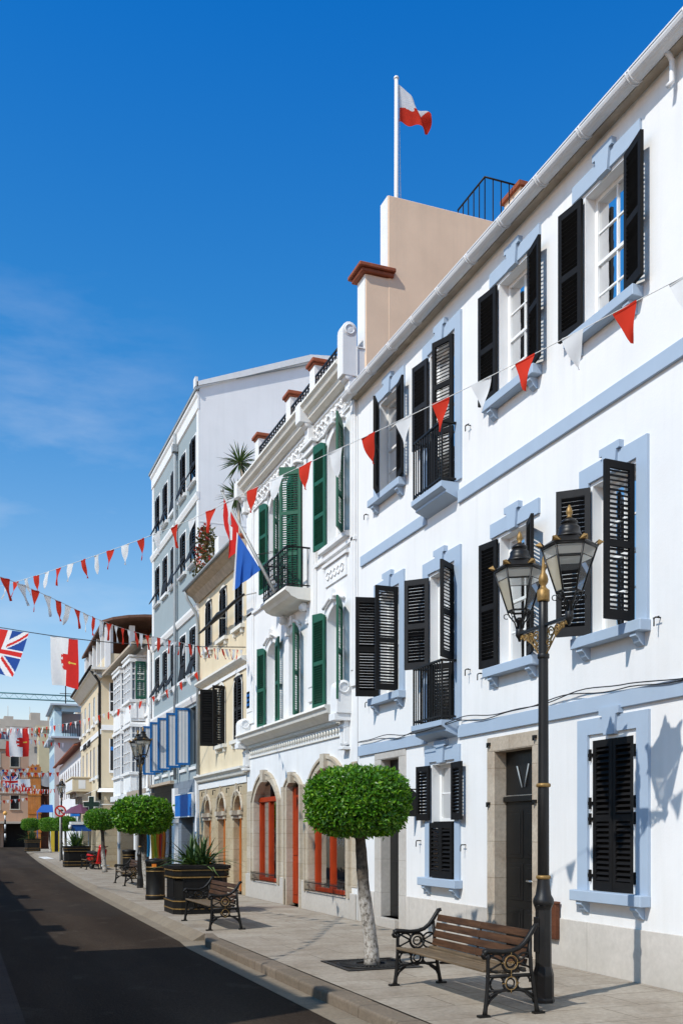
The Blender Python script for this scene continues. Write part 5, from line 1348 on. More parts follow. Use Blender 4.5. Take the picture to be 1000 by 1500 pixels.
# ================================================================== benches
def make_bench(label, loc):
    t = thing('park_bench', label, 'bench', loc, 0, 'cast iron and timber benches')
    q = MB()
    for i in range(7):
        u = i/6; x = -.24+.40*u; z = .40+.018*(2*u-1)**2+ (.012 if i == 6 else 0)-.012*u
        q.obox((x, 0, z), (.028,0,0), (0,.97,0), (0,0,.0125))
    st = q.build('seat', M['seat_wood'], t, bevel=.005)
    q = MB()
    for i in range(4):
        z = .475+i*.088; x = .185+i*.02
        for a, b in ((-.97,-.003),(.003,.97)): q.obox((x, (a+b)/2, z), (.011,0,-.003), (0,(b-a)/2,0), (.01,0,.036))
    bk = q.build('backrest', M['slat_wood'], t, bevel=.005)
    q = MB()
    for i in range(4):
        for y in (-.94,-.02,.02,.94): q.lathe([(.001,0),(.008,.002),(.001,.004)], 6)
    q = MB(); q.tube([(.17,0,.3),(.2,0,.42),(.215,0,.55),(.26,0,.75)], .012, 6); q.tube([(-.22,0,.375),(0,0,.36),(.18,0,.36)], .013, 6); q.build('brace', M['iron'], t)
    for y in (-1., 1.):
        q = MB(); X = lambda pts, r, n=6: q.tube([(a, y, b) for a, b in pts], r, n)
        X([(-.27,.0),(-.262,.06),(-.245,.2),(-.235,.36),(-.235,.54),(-.235,.58)], [.03,.024,.021,.02,.02,.02])
        X([(.29,.0),(.28,.06),(.255,.2),(.235,.34),(.22,.42),(.215,.52),(.2,.7)], [.03,.024,.022,.021,.021,.021,.02])
        X([(-.275,.535),(-.29,.565),(-.277,.595),(-.25,.606),(-.18,.6),(-.08,.59),(.01,.595),(.09,.62),(.15,.665),(.2,.725),(.24,.785),(.265,.82),(.285,.826),(.292,.808)], [.016,.02,.024,.027,.026,.024,.023,.022,.023,.024,.024,.025,.022,.014], 8)
        q.ring((-.268,y,.562), (1,0,0), (0,0,1), .022, .016, 12, 6)
        X([(-.25,.37),(.24,.365)], .018); X([(-.25,.235),(.27,.235)], .012)
        X([(-.24,.17),(-.17,.21),(-.08,.235),(0,.24),(.1,.235),(.18,.21),(.255,.16)], .015)
        X([(-.255,.08),(-.215,.15),(-.14,.205)], .012); X([(.275,.08),(.235,.15),(.16,.205)], .012)
        q.ring((0,y,.49), (1,0,0), (0,0,1), .085, .014, 22, 6); q.ring((0,y,.49), (1,0,0), (0,0,1), .045, .01, 16, 5)
        q.ring((0,y,.3), (1,0,0), (0,0,1), .075, .013, 22, 6); q.ring((0,y,.3), (1,0,0), (0,0,1), .042, .009, 16, 5)
        for sg in (-1, 1):
            q.ring((sg*.15,y,.49), (1,0,0), (0,0,1), .085, .011, 14, 5, 0, 90-70, 90+190); q.ring((sg*.14,y,.3), (1,0,0), (0,0,1), .07, .011, 14, 5, 0, 0, 250)
            X([(sg*.085,.49),(sg*.22,.43)], .01); X([(sg*.085,.5),(sg*.22,.57)], .01)
        for x in (-.28, .3): q.box(x-.055, x+.055, y-.03, y+.03, 0, .022)
        e = q.build('end_frame', M['iron'], t)
        q = MB(); o = y+(-.018 if y < 0 else .018)
        for z, r in ((.49,.066),(.3,.06)):
            q.ring((0,o,z), (1,0,0), (0,0,1), r, .0045, 22, 4)
            for a in range(4):
                w = math.pi/2*a; q.tube([(math.cos(w)*r*.9,o,z+math.sin(w)*r*.9),(math.cos(w)*r*1.55,o,z+math.sin(w)*r*1.55)], .004, 4)
        for k in (-.022, 0, .022): q.ring((k,o,.49), (1,0,0), (0,0,1), .009, .004, 8, 4)
        q.build('gold_emblem', M['gold'], e)
    return t
bench = make_bench('front slatted bench with black iron ends beside the lamp post', (4.76, 9.02, 0))
dup(bench, (4.3, 17.72, 0), 0, 'second bench from the front, set before the big black planter')
dup(bench, (5.12, 32.3, 0), 0, 'third bench, half hidden behind the broad dark tree and its trunk')
dup(bench, (5.62, 46.4, 0), 0, 'far bench between the middle planter and the red moped')

# ================================================================== planters, bins
def make_planter(label, loc, s=1.):
    t = thing('planter', label, 'planter', loc, 0, 'black planters with gold bands')
    def octo(q, r, c, z0, z1, mi=0):
        def pts(z): return [(x,y,z) for x,y in ((-r,-r+c),(-r+c,-r),(r-c,-r),(r,-r+c),(r,r-c),(r-c,r),(-r+c,r),(-r,r-c))]
        a, b = pts(z0), pts(z1); q.add(a+b, [tuple(range(8))[::-1], tuple(range(8,16))]+[(i,(i+1)%8,8+(i+1)%8,8+i) for i in range(8)], mi)
    q = MB(); octo(q, .6, .14, 0, .3); octo(q, .555, .14, .3, .78); octo(q, .585, .14, .78, .93); octo(q, .62, .14, .93, 1.0)
    for sx in (-1, 1):
        q.box(sx*.556, sx*.566, -.36, .36, .36, .72); q.box(-.36, .36, sx*.556, sx*.566, .36, .72)
    body = q.build('box', M['planter'], t, bevel=.01)
    q = MB()
    for z in (.1, .26): octo(q, .607, .14, z, z+.022)
    for z in (.745, .89): octo(q, .6, .14, z, z+.024)
    q.build('gold_band', M['gold'], t)
    q = MB(); octo(q, .54, .14, .9, 1.004); q.build('soil', M['soil'], t)
    t.scale = (s, s, s); return t
def strap_plant(label, loc, n, L, seed, w=.035):
    r = random.Random(seed); t = thing('strap_plant', label, 'plant', loc, 0, 'strap leaved plants growing in the planters'); q = MB()
    for i in range(n):
        az = r.uniform(0, 2*math.pi); el = R(r.choice([25, 40, 55, 65, 75, 82])+r.uniform(-8, 8)); l = L*r.uniform(.6, 1.1); d = Vector((math.cos(az)*math.cos(el), math.sin(az)*math.cos(el), math.sin(el)))
        s = d.cross(Vector((0,0,1))).normalized(); p = Vector((r.uniform(-.2,.2), r.uniform(-.2,.2), 0)); k = 6; vs = []; droop = r.uniform(.1, .8)*l
        for j in range(k+1):
            u = j/k; c = p+d*l*u+Vector((0,0,-droop*u*u*.75)); ww = w*(.55+.9*u-1.43*u*u)*1.25
            up = Vector((0,0,.35*ww)); vs += [c-s*ww+up, c, c+s*ww+up]
        q.add(vs, [f for j in range(k) for f in ((3*j,3*j+1,3*j+4,3*j+3),(3*j+1,3*j+2,3*j+5,3*j+4))], 0)
    q.build('leaves', M['yucca'], t); return t
pl1 = make_planter('big black planter with gold bands behind the second bench', (4.72, 20.75, 0))
dup(pl1, (5.35, 49.3, 0), 0, 'middle black planter beside the no right turn sign post')
dup(pl1, (5.62, 83.5, 0.1), 0, 'farthest black planter in front of the last clipped tree')
strap_plant('spiky strap leaved plant growing in the big near planter', (4.72, 20.75, .95), 120, 1.0, 4)
strap_plant('dark spiky plant growing in the middle planter by the sign post', (5.35, 49.3, .95), 110, 1.15, 5)
strap_plant('tall dark spiky plant in the farthest planter', (5.62, 83.5, 1.05), 110, 1.3, 6)
def make_bin(label, loc):
    t = thing('litter_bin', label, 'litter bin', loc, 0, 'round black litter bins with gold bands')
    q = MB(); q.lathe([(.25,0),(.25,.09),(.235,.11),(.235,.74),(.24,.76),(.24,.9),(.255,.92),(.255,.99),(.2,1.01),(.05,1.03),(.001,1.03)], 24); q.build('drum', M['planter'], t)
    q = MB()
    for z in (.1, .7, .8): q.lathe([(.236,z),(.247,z+.003),(.247,z+.02),(.236,z+.023)], 24)
    q.build('gold_band', M['gold'], t); return t
bn = make_bin('round black litter bin with gold bands and an orange sticker beside the big planter', (4.62, 24.9, 0))
q = MB(); q.lathe([(.2425,.82),(.2425,.9)], 24); me = MB()
for k in range(3):
    a = R(238+k*9); b_ = R(247+k*9)
    me.face([(.243*math.cos(a), .243*math.sin(a), .81), (.243*math.cos(b_), .243*math.sin(b_), .81), (.243*math.cos(b_), .243*math.sin(b_), .895), (.243*math.cos(a), .243*math.sin(a), .895)])
me.build('sticker', M['t_orange'], bn)
b2n = make_bin('round black litter bin seen under the broad dark tree behind the third bench', (6.05, 38.0, 0))

# ================================================================== road sign, beacon, cross, canopies
t = thing('road_sign', 'round red rimmed no right turn sign on a thin grey pole', 'road sign', (5.5, 59.0, 0))
q = MB(); q.tube([(0,0,0),(0,0,3.15)], .045, 8); q.build('pole', M['grey_metal'], t)
def disc(q, r0, r1, y, z, mi, n=28):
    for i in range(n):
        a, b_ = 2*math.pi*i/n, 2*math.pi*(i+1)/n
        q.face([(r0*math.cos(a),y,z+r0*math.sin(a)),(r1*math.cos(a),y,z+r1*math.sin(a)),(r1*math.cos(b_),y,z+r1*math.sin(b_)),(r0*math.cos(b_),y,z+r0*math.sin(b_))], mi)
q = MB(); Z = 2.87; disc(q, 0, .33, -.05, Z, 1); disc(q, .24, .33, -.055, Z, 0); disc(q, .3, .33, -.04, Z, 2)
q.box(-.09,-.04,-.058,-.053,Z-.17,Z+.05,2); q.box(-.09,.07,-.0585,-.0535,Z+.02,Z+.07,2); q.face([(.06,-.058,Z-.03),(.06,-.058,Z+.12),(.17,-.058,Z+.045)],2)
q.obox((0,-.06,Z), (.17,0,-.17), (.022,0,.022), (0,.002,0), 0); q.build('disc', [M['signred'], M['signwhite'], M['signblack']], t)
t = thing('beacon', 'black and white striped crossing beacon with an amber globe at the street end', 'beacon', (4.42, 104, 0.6))
q = MB()
for k in range(6): q.lathe([(.08,k*.45),(.08,k*.45+.45)], 10, k % 2)
q.build('pole', [M['signblack'], M['signwhite']], t); q = MB(); q.lathe([(.02,2.7),(.16,2.78),(.22,2.92),(.16,3.06),(.02,3.14)], 12); q.build('globe', M['amber'], t)
t = thing('pharmacy_cross', 'dark green pharmacy cross sign with pale edge above the far pavement', 'sign', (5.76, 47, 2.95))
q = MB(); q.box(-.12,.12,-.05,.05,-.36,.36); q.box(-.36,-.12,-.05,.05,-.12,.12); q.box(.12,.36,-.05,.05,-.12,.12); q.build('cross_panel', M['crossgreen'], t)
q = MB()
pts = [(-.12,-.36),(.12,-.36),(.12,-.12),(.36,-.12),(.36,.12),(.12,.12),(.12,.36),(-.12,.36),(-.12,.12),(-.36,.12),(-.36,-.12),(-.12,-.12)]
q.tube([(x,-.05,z) for x,z in pts+pts[:1]], .022, 5); q.tube([(.36,0,0),(1.3,0,0)], .025, 5); q.build('edge', M['cream_trim'], t)
t = thing('shop_parasol', 'dusty purple canvas parasol outside the far shops', 'parasol', (6.05, 54.0, 0))
q = MB(); q.lathe([(.9,2.65),(.5,2.95),(.02,3.15)], 8, 0, (0,0), 0, False); q.build('canopy', M['purple'], t); q = MB(); q.tube([(0,0,0),(0,0,3.15)], .025, 6); q.build('pole', M['grey_metal'], t)
t = thing('shop_canopy', 'blue and white drop canopy below the purple parasol', 'awning', (5.85, 52.5, 0))
q = MB(); q.box(-.42,.6,-.02,.02,1.72,2.05); q.build('front_panel', M['canvas_blue'], t); q = MB(); q.box(-.42,.62,-.06,.9,2.055,2.2); q.tube([(-.55,-.03,1.93),(-.42,-.03,1.93)], .11, 10); q.tube([(.55,.85,0),(.55,.85,2.1)], .03, 5); q.build('cassette', M['signwhite'], t)
t = thing('shop_canopy', 'plain blue canopy over the far trees below the hoarding', 'awning', (7.7, 92.0, 0))
q = MB(); q.face([(-1.2,-.2,3.4),(1.,-.2,3.4),(1.,1,4.1),(-.6,1,4.1)]); q.tube([(-1.1,-.2,0),(-1.1,-.2,3.4)], .04, 5); q.build('canvas', M['canvas_blue'], t)
t = thing('yellow_shop_door', 'bright yellow shop front glimpsed under the far clipped trees', 'shopfront', (7.3, 86.5, 0))
q = MB()
for k in range(4): q.box(k*.62, k*.62+.3, 0, .1, 0, 2.1)
q.box(-.1, 2.4, .0, .1, 2.1, 2.4); q.build('frame', M['t_yellow'], t); q = MB(); q.box(0, 2.3, .11, .15, 0, 2.1); q.build('glass', M['window_dark'], t)

# moped
t = thing('moped', 'red moped parked behind the bright green clipped tree', 'moped', (5.85, 45.6, 0), R(20))
for y in (-.55, .55):
    q = MB(); q.ring((0,y,.24), (0,1,0), (0,0,1), .19, .055, 20, 8); w = q.build('wheel', M['rubber'], t); q = MB(); q.ring((0,y,.24), (0,1,0), (0,0,1), .1, .035, 14, 6); q.tube([(-.06,y,.24),(.06,y,.24)], .03, 8); q.build('rim', M['grey_metal'], w)
q = MB(); q.obox((0,-.42,.62), (.2,0,0), (0,.06,.02), (0,-.1,.3)); q.obox((0,0,.3), (.15,0,0), (0,.42,0), (0,0,.05)); q.obox((0,.45,.5), (.16,0,0), (0,.3,.04), (0,-.02,.16)); q.lathe([(.12,.9),(.17,.98),(.12,1.1),(.02,1.13)], 12, 0, (0,-.46)); q.build('body', M['moped_red'], t, bevel=.04, seg=2)
q = MB(); q.obox((0,.35,.75), (.15,0,0), (0,.38,.02), (0,0,.05)); q.build('saddle', M['rubber'], t, bevel=.03); q = MB(); q.tube([(-.33,-.4,1.02),(0,-.45,1.0),(.33,-.4,1.02)], .02, 6); q.tube([(0,-.45,1.),(0,-.55,.3)], .03, 6); q.build('handlebar', M['iron'], t)
q = MB(); q.box(-.18,.18,-.78,-.72,.16,.22); q.build('bumper', M['signwhite'], t)

# hanging towels outside the shop
t = thing('towel_rack', 'rack of bright striped beach towels hanging outside the dark shop', 'towel display', (6.72, 35.9, 0), R(12))
q = MB(); q.tube([(-.45,0,0),(-.45,0,2.1)], .02, 6); q.tube([(.45,0,0),(.45,0,2.1)], .02, 6); q.tube([(-.45,0,2.05),(.45,0,2.05)], .02, 6); q.build('rail', M['iron'], t)
for i, (k, zb) in enumerate((('t_cyan', .8), ('t_yellow', .65), ('t_lime', .75), ('t_orange', .6), ('t_red', .7), ('t_orange', .6), ('bwhite', .75))):
    q = MB(); x0 = -.42+i*.12; q.grid(lambda u, v: (x0+.125*u+.05*math.sin(3*v+i)*(1-v), -.03-.04*math.sin(u*6+i)-.03*i % .05, zb+(2.03-zb)*v), 8, 8); q.build('towel', M[k], t)

# roof plants over the cream house
def yucca_tree(label, loc, h, lean, seed):
    r = random.Random(seed); t = thing('yucca', label, 'plant', loc, 0, 'yuccas on the roof terrace'); q = MB()
    q.tube([(0,0,0),(lean*.3,0,h*.5),(lean,0,h)], [.06,.05,.045], 8); q.build('stem', M['soffit'], t); q = MB()
    for i in range(90):
        az = r.uniform(0, 6.28); el = math.asin(r.uniform(-.75, 1)); d = Vector((math.cos(az)*math.cos(el), math.sin(az)*math.cos(el), math.sin(el))); s = d.cross(Vector((.1,.2,1))).normalized()*.024; p = Vector((lean,0,h)); l = r.uniform(.5, .78)
        q.add([p-s*.5, p+s*.5, p+d*l*.5+s, p+d*l*.5-s, p+d*l-Vector((0,0,.06))], [(0,1,2,3),(3,2,4)], 0)
    q.build('leaves', M['yucca'], t)
yucca_tree('upper spiky yucca on a long leaning stem above the cream yellow house', (8.35, 28.8, 9.26), 3.45, -.5, 2)
yucca_tree('lower spiky yucca against the white gable of the grey blue block', (7.95, 29.0, 9.26), 2.5, -.1, 3)
t = thing('climbing_plant', 'dense brown green climber covering the screen behind the yuccas', 'plant', (8.3, 28.2, 9.26)); r = random.Random(8); q = MB()
for i in range(2600):
    u, v = r.random(), r.random()**.8; p = Vector((-.05+.55*u+.25*(1-v)*r.gauss(0,.5), r.uniform(-.25,.25), 4.0*v*(.75+.25*u)-.1)); d = Vector((r.gauss(0,1), r.gauss(0,1), r.gauss(0,1))).normalized(); s = d.cross(Vector((r.gauss(0,1),.3,1))).normalized()*.045
    q.add([p, p+d*.06+s, p+d*.14, p+d*.06-s], [(0,1,2,3)], 0)
q.build('leaves', M['vine'], t); q = MB(); q.box(.0,.45,-.06,.06,0,3.2); q.build('screen', M['soffit'], t)
t = thing('flowering_shrub', 'red flowering shrub in pots on the edge of the cream house roof', 'plant', (7.25, 29.9, 9.3)); q = MB()
for i in range(900):
    a = r.uniform(0, 6.28); rr = r.random()**.5; z = r.uniform(0, 1.7); k = .42*(1.1-.35*z)
    p = Vector((math.cos(a)*rr*k-.15, math.sin(a)*rr*k*1.6, z)); d = Vector((r.gauss(0,1), r.gauss(0,1), r.gauss(0,1))).normalized(); s = d.cross(Vector((.2,r.gauss(0,1),1))).normalized()*.04
    q.add([p, p+d*.06+s, p+d*.13, p+d*.06-s], [(0,1,2,3)], 1 if (r.random() < .3 and p.x < -.1 and z > .5) else 0)
q.build('leaves', [M['vine'], M['flower']], t); q = MB()
for y in (-.3, .2, .5): q.tube([(0,y,0),(.05,y*.8,.6),(-.1+.1*y,y,1.3)], .018, 5)
q.build('stem', M['soffit'], t)
t = thing('flower_pot', 'terracotta pots standing on the roof ledge of the cream house', 'flower pot', (7.5, 27.2, 9.75)); q = MB(); q.lathe([(.1,0),(.15,.24),(.17,.26),(.17,.32),(.14,.33)], 14); q.build('pot', M['t_orange'] if 0 else M['terracotta'], t)
# ================================================================== flags and bunting
def cloth_flag(name, fn, nu, nv, mats, mf, parent=None):
    q = MB(); q.grid(fn, nu, nv, mf); return q.build(name, mats, parent)
def castle(u, v):
    """triple towered castle and key on the white and red field; u along the fly, v up"""
    if v < .333:
        if (abs(u-.5) < .012 and .1 < v < .3): return 2
        if (u-.5)**2*2.2+(v-.27)**2 < .0012: return 2
        return 1
    x = abs(u-.5)*1.4; v = .333+(v-.333)*1.3
    if v < .52 and x < .21: return 1
    if v < .55 and x < .225: return 1
    if v < .75 and x < (.06 if v < .7 else .08): return 1
    if v < .67 and abs(x-.165) < (.038 if v < .62 else .052): return 1
    return 0
def jack(u, v):
    """union flag, u 0..1 along 2, v 0..1 along 1; returns 0 white 1 red 2 blue"""
    x, y = (u-.5)*60, (v-.5)*30
    if abs(x) < 3 or abs(y) < 3: return 1
    if abs(x) < 5 or abs(y) < 5: return 0
    for s in (1, -1):
        d = (x*15*s-y*30)/math.hypot(15, 30)
        q = d if (x > 0) == (s > 0 or True) else -d
        if abs(d) < 3:
            side = d*s*(1 if x < 0 else -1)*(1)
            return 1 if 0 < side < 2 else 0
    return 2
# the wire carrying the two big flags: from the corner of the green shuttered house out across the street
wa, wb = Vector((7.1, 25.45, 6.57)), Vector((1.2, 33.2, 8.15))
wire = thing('overhead_wire', 'dark wire sagging across the street and carrying the two big flags', 'wire', tuple(wa))
def wp(t): 
    p = wa.lerp(wb, t); p.z -= .18*math.sin(math.pi*min(1,max(0,t))); return p
q = MB(); q.tube([wp(i/24*1.55)-wa for i in range(25)], .013, 5); q.build('cable', M['cable'], wire)
def t_at(x):      # parameter where the wire passes a given X
    return (wa.x-x)/(wa.x-wb.x)
def hang(name, label, cat, x0, x1, drop, mats, mf, nu, nv, sway, skew=0.):
    p0, p1 = wp(t_at(x0)), wp(t_at(x1))
    t = thing(name, label, cat, tuple(p0), 0, 'flags hung over the street')
    d = p1-p0; n = Vector((d.y, -d.x, 0)).normalized()
    def fn(u, v):
        w = 1-v
        ps = p0+d*(u+ .05*w*math.sin(u*5))
        return (ps-p0)+Vector((0,0,-.02-drop*w*(1-.04*math.sin(u*3))))+n*(.09*math.sin(u*9+w*2.2+sway)*(.25+.75*w)+.16*w*w*math.sin(sway*2+u*2))+Vector((sway*.2*w*w+skew*w*(1.2-.9*u if skew else 1),0,0))
    cloth_flag('flag_cloth', fn, nu, nv, mats, mf, t); return t
hang('gibraltar_flag' if 0 else 'castle_flag', 'large white and red flag with a red castle hung sideways on the dark wire', 'flag', 3.34, 2.62, 1.48, [M['bwhite'], M['fred'], M['fyellow']], lambda u, v: castle(1-v, u), 60, 72, -.12)
hang('union_flag', 'large blue, red and white crossed flag at the left edge, hung on the dark wire', 'flag', 2.06, .62, 1.4, [M['bwhite'], M['fred'], M['fblue']], lambda u, v: jack(v, u), 70, 90, -.35, -.34)

_pm = {}
def pennant_mesh(col, var, w, h):
    k = (col, var, w, h)
    if k in _pm: return _pm[k]
    q = MB(); ph = var*1.7; tw = (-.18, .06, .22, -.05)[var % 4]
    def fn(u, v):           # u across, v 0 bottom .. 1 top
        x = (u-.5)*w*max(.02, v**.85); z = -h*(1-v); s = 1-v
        y = .014*math.sin(v*5+ph+u*2.5)*(s+.25)+tw*x*s*1.1+.035*s*s*math.sin(ph*2)
        return (x+.015*s*s*math.cos(ph), y, z-.01)
    q.grid(fn, 4, 7); q.box(-w/2, w/2, -.002, .002, -.012, .004)
    _pm[k] = q.mesh('pennant', M[col]); return _pm[k]
def bunting(label, pts, n, w=.22, h=.27, first=0, cols=('bred','bwhite'), sag=0., group='strings of red and white pennants', off=.5, t0=0., t1=1., thick=.0035):
    P = [Vector(p) for p in pts]
    def at(t):
        f = t*(len(P)-1); i = min(int(f), len(P)-2); k = f-i
        p0, p1, p2, p3 = P[max(i-1,0)], P[i], P[i+1], P[min(i+2, len(P)-1)]
        p = ((2*p1)+(p2-p0)*k+(2*p0-5*p1+4*p2-p3)*k*k+(3*p1-p0-3*p2+p3)*k**3)*.5
        p.z -= sag*math.sin(math.pi*t); return p
    t = thing('bunting', label, 'bunting', tuple(P[0]), 0, group)
    smp = [at(i/200) for i in range(201)]; L = [0]
    for a, b in zip(smp, smp[1:]): L.append(L[-1]+(b-a).length)
    q = MB(); q.tube([p-P[0] for p in smp[::4]], thick, 5); q.build('cord', M['cord'], t)
    T = L[-1]
    for i in range(n):
        d = T*(t0+(t1-t0)*(i+off)/n); j = max(k for k in range(201) if L[k] <= d); j = min(j, 199)
        p = smp[j].lerp(smp[j+1], (d-L[j])/max(1e-6, L[j+1]-L[j])); g = smp[j+1]-smp[j]
        az = math.atan2(g.y, g.x); tilt = -math.atan2(g.z, math.hypot(g.x, g.y))
        obj('pennant', pennant_mesh(cols[(i+first) % len(cols)], rnd.randrange(6), w, h), t, p-P[0], (rnd.uniform(-.25,.25), tilt+rnd.uniform(-.08,.08), az+rnd.uniform(-.12,.12)))
    return t
# main string: over the near pavement, out across the carriageway
bunting('long near string of red and white pennants crossing in front of the white house', [(7.1,-.4,6.55),(5.3,4.2,5.72),(4.69,5.67,5.56),(3.91,7.71,5.43),(3.0,10.09,5.36),(2.49,11.9,5.4),(1.62,14.8,5.6),(.72,17.8,5.87),(-.9,23.2,6.5),(-2.55,28.6,7.2)], 68, .2, .25, 1)
bunting('second string of pennants, seen against the sky above the big flags', [(-2.5,7.0,4.6),(-.5,10.4,4.5),(.75,12.4,4.62),(2.0,15.2,4.86),(3.15,17.8,5.2),(4.6,20.8,5.66),(5.8,23.2,6.06),(7.05,25.5,6.5)], 52, .2, .25, 0, off=.4)
bunting('faint third string running from the cream yellow house across to the far left', [(7.05,30.6,6.72),(6.0,33.5,6.25),(4.4,39.,6.05),(3.0,44.,6.15),(1.6,49.,6.5)], 44, .2, .26, 0, sag=.1)
for k, (lab, a, b, n) in enumerate((
    ('pennants strung across the far street just above the small castle flag', (-.5,62,8.4), (7.0,72,7.9), 26),
    ('pennants strung before the navy windows of the pale blue house', (2.,66,5.2), (7.2,82,5.1), 40),
    ('pennants strung across the pink house at first floor height', (-4,98,7.6), (7.2,100,7.9), 30),
    ('pennants strung lower on the pink house over its arcade', (-4,99,4.6), (6.4,101,5.0), 30),
    ('pennants looped over the middle windows of the pink house', (-4,86,5.6), (6.8,96,6.0), 30),
    ('pennants strung above the middle planter from the white wing to the left', (-2,74,6.6), (7.2,78,6.2), 34),
    ('pennants strung highest across the far street before the hillside block', (-3,84,10.6), (7.7,92,10.4), 36),
    ('pennants strung in front of the orange hoarding', (-3,95,6.6), (7.6,99,5.6), 34))):
    bunting(lab, [a, tuple((p*2+q_)/3 for p, q_ in zip(a, b)), tuple((p+q_*2)/3 for p, q_ in zip(a, b)), b], n, .26, .34, k, cols=('bred','bwhite') if k != 2 else ('bred','bwhite','bred','fblue'), sag=.35, group='far strings of pennants')
def small_flag(name, label, loc, w, h, mats, mf, nu, nv, rz=0.):
    t = thing(name, label, 'flag', loc, rz, 'small flags at the street end')
    cloth_flag('flag_cloth', lambda u, v: (w*(u-.5)*(1+.05*math.sin(v*4)), .07*math.sin(u*8+v*3), -h*(1-v)-.05*math.sin(u*3.1)), nu, nv, mats, mf, t)
    c = MB(); c.tube([(-w*.7,0,.01),(w*.7,0,.01)], .012, 4); c.build('cord', M['cable'], t); return t
small_flag('castle_flag', 'small white and red castle flag hanging sideways before the pink house', (3.42, 62, 7.9), 1.08, 1.72, [M['bwhite'], M['fred'], M['fyellow']], lambda u, v: castle(v, 1-u), 40, 48)
small_flag('union_flag', 'small crossed flag at the left edge, hanging beside the small castle flag', (1.6, 62, 8.0), 1.1, 1.7, [M['bwhite'], M['fred'], M['fblue']], lambda u, v: jack(v, u), 40, 60)
small_flag('union_flag', 'small crossed flag low on the pink house front', (4.35, 92, 6.6), 1.2, 1.0, [M['bwhite'], M['fred'], M['fblue']], lambda u, v: jack(u, v), 60, 40)
small_flag('red_flag', 'narrow red and white flag twisted at the left edge below the small crossed flag', (1.75, 64, 6.1), .5, 1.5, [M['fred'], M['bwhite']], lambda u, v: 1 if abs(v-.5) < .07 else 0, 12, 20)

small_flag('castle_flag', 'tiny castle flag low on the pink house, right of the low crossed flag', (5.6, 95, 6.5), 1.2, 1.1, [M['bwhite'], M['fred'], M['fyellow']], lambda u, v: castle(u, v), 40, 30)
small_flag('red_flag', 'tiny red flag before the top windows of the pink house', (4.6, 96, 10.0), .9, 1.4, [M['fred'], M['bwhite']], lambda u, v: 1 if abs(u-.5) < .06 else 0, 12, 16)
# roof flag pole
t = thing('flagpole', 'white flagpole on the roof behind the beige party wall', 'flagpole', (9.0, 20.0, 13.4))
q = MB(); q.tube([(0,0,0),(0,0,4.85)], [.06,.04], 10); q.lathe([(.05,4.85),(.06,4.87),(.05,4.9),(.01,4.93)], 10); q.build('pole', M['white_paint'], t)
q = MB(); q.tube([(.16,0,.2),(.1,0,2.4),(.06,0,4.7)], .008, 4); q.build('halyard', M['cord'], t)
t = thing('castle_flag', 'white over red castle flag blowing from the roof flagpole', 'flag', (9.05, 20.0, 17.33))
def rfn(u, v):
    x = .78*u; top = .84-.55*u**1.1; bot = .03*math.sin(u*14)-.02*u
    z = bot+(top-bot)*v
    return (x+.03*math.sin(v*5), .12*math.sin(u*8+v*2.6)*u+.05*math.sin(u*15+v*4)*u, z)
cloth_flag('flag_cloth', rfn, 60, 40, [M['bwhite'], M['bred'], M['fyellow']], lambda u, v: 1 if v*(.84-.55*u) < .31+.02*math.sin(u*9) or (.45 < u < .8 and v < .66-.5*abs(u-.58)) else 0, t)

# pole with two hanging flags over the balcony
pa, pb = Vector((6.52, 21.0, 6.98)), Vector((5.72, 22.5, 9.55))
t = thing('flagpole', 'slanting grey flagpole leaning out from the green shuttered balcony', 'flagpole', tuple(pa))
q = MB(); q.tube([(0,0,0), pb-pa], [.04,.032], 10); q.lathe([(.02,0),(.05,.03),(.03,.08),(.005,.1)], 8, 0, (pb.x-pa.x, pb.y-pa.y)); n0 = len(q.v)
for i in range(n0-4*8, n0): x, y, z = q.v[i]; q.v[i] = (x, y, z+(pb-pa).z)
q.build('pole', M['grey_metal'], t)
q = MB(); m_ = (pb-pa)*.36
for dx in (.9, .55): q.tube([m_, (7.1-pa.x, 20.9-pa.y+dx, m_.z+.25)], .007, 4)
q.build('stay', M['cable'], t)
def on(k): return pa.lerp(pb, k)
A, B_ = on(.60)+Vector((-.13,0,-.03)), on(.22)+Vector((-.05,0,0))
t = thing('blue_flag', 'plain blue flag drooping in folds from the slanting flagpole', 'flag', tuple(A))
def bfn(u, v):
    top = A.lerp(B_, u); w = 1-v
    ln = 1.3*(1-u)+.02
    p = top+Vector((-.08*w*(1-u)+.03*math.sin(u*14)*w*(1-u), .02, -ln*w)); p.y += .09*math.sin(u*17+w*1.5)*w*(1-u*.6)
    return p-A
cloth_flag('flag_cloth', bfn, 40, 24, [M['eublue'], M['bwhite']], lambda u, v: 1 if u < .05 else 0, t)
A2, B2 = on(.97), on(.68)
t = thing('red_flag', 'red flag with a white middle band hanging limp from the tip of the slanting flagpole', 'flag', tuple(A2))
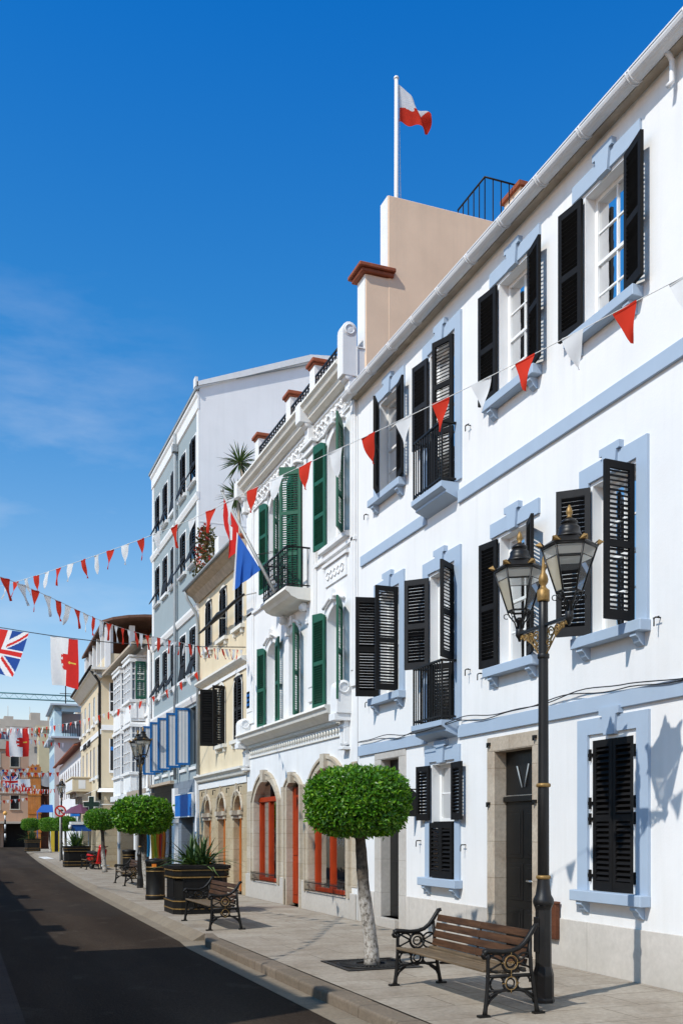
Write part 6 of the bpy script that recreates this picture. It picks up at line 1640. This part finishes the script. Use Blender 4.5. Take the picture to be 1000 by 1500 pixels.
def rf2(u, v):
    top = A2.lerp(B2, u); w = 1-v; ln = .45+.95*u**.5 if u < .5 else .45+.95*.5**.5-(u-.5)*1.1
    p = top+Vector((.04*math.sin(u*9)*w, 0, -ln*w)); p.y += .08*math.sin(u*13+w)*w; return p-A2
cloth_flag('flag_cloth', rf2, 30, 24, [M['fred'], M['bwhite']], lambda u, v: 1 if (.36 < v < .66 and .3 < u < .62) else 0, t)
# furled dark pole along the cream house
t = thing('furled_flag', 'long black furled flag on a pole fixed along the cream yellow house', 'flag', (6.8, 24.55, 7.72))
q = MB(); pts = [(0,0,.02),(0,1.,.03),(0,1.9,.0),(0,2.6,.02),(0,3.4,-.02),(0,5.0,-.05)]; q.tube(pts, [.03,.05,.045,.09,.06,.03], 8); q.build('furled_cloth', M['iron'], t)
q = MB(); q.tube([(0,.02,0),(.35,.02,.1)], .015, 5); q.tube([(0,3.,0),(.35,3.,.05)], .015, 5); q.build('bracket', M['grey_metal'], t)

# ================================================================== the other side of the street (outside the picture, it throws the road shadow)
def opposite(label, s0, s1, h, piers):
    t = thing('opposite_house', label, 'building', (-2.6, s0, 0)); L = s1-s0
    q = MB(); q.box(-8, 0, 0, L, -.15, h)
    for a, b_ in piers: q.box(-.35, 0, a, b_, h, h+.4)
    q.build('wall', M['cream'], t, bevel=.02)
    q = MB()
    k = 1.
    while k < L-1.2: q.box(0, .03, k, k+.9, 1., 2.6); q.box(0, .03, k, k+.9, 3.4, min(h-.4, 4.9)) if h > 4.6 else None; k += 2.2
    q.build('window', M['window_dark'], t); return t
opposite('taller cream house facing the white house from across the street', 7.05, 12.95, 6.6, ((.15,.55),(5.3,5.85)))
opposite('long low cream house across the street beyond the taller one', 12.95, 60, 4.4, ((4,5.2),(9,9.6),(13.5,15),(22,23)))
tree('clipped tree on the opposite pavement beside the low cream house', -1.1, 15.0, crown_lo, tr_b, (-.1,.05), 1.1, .7, -.1)
tree('clipped tree on the opposite pavement, second along the low cream house', -1.35, 23.0, crown_lo, tr_b, (-.1,.05), 1.1, 1.7, -.1)
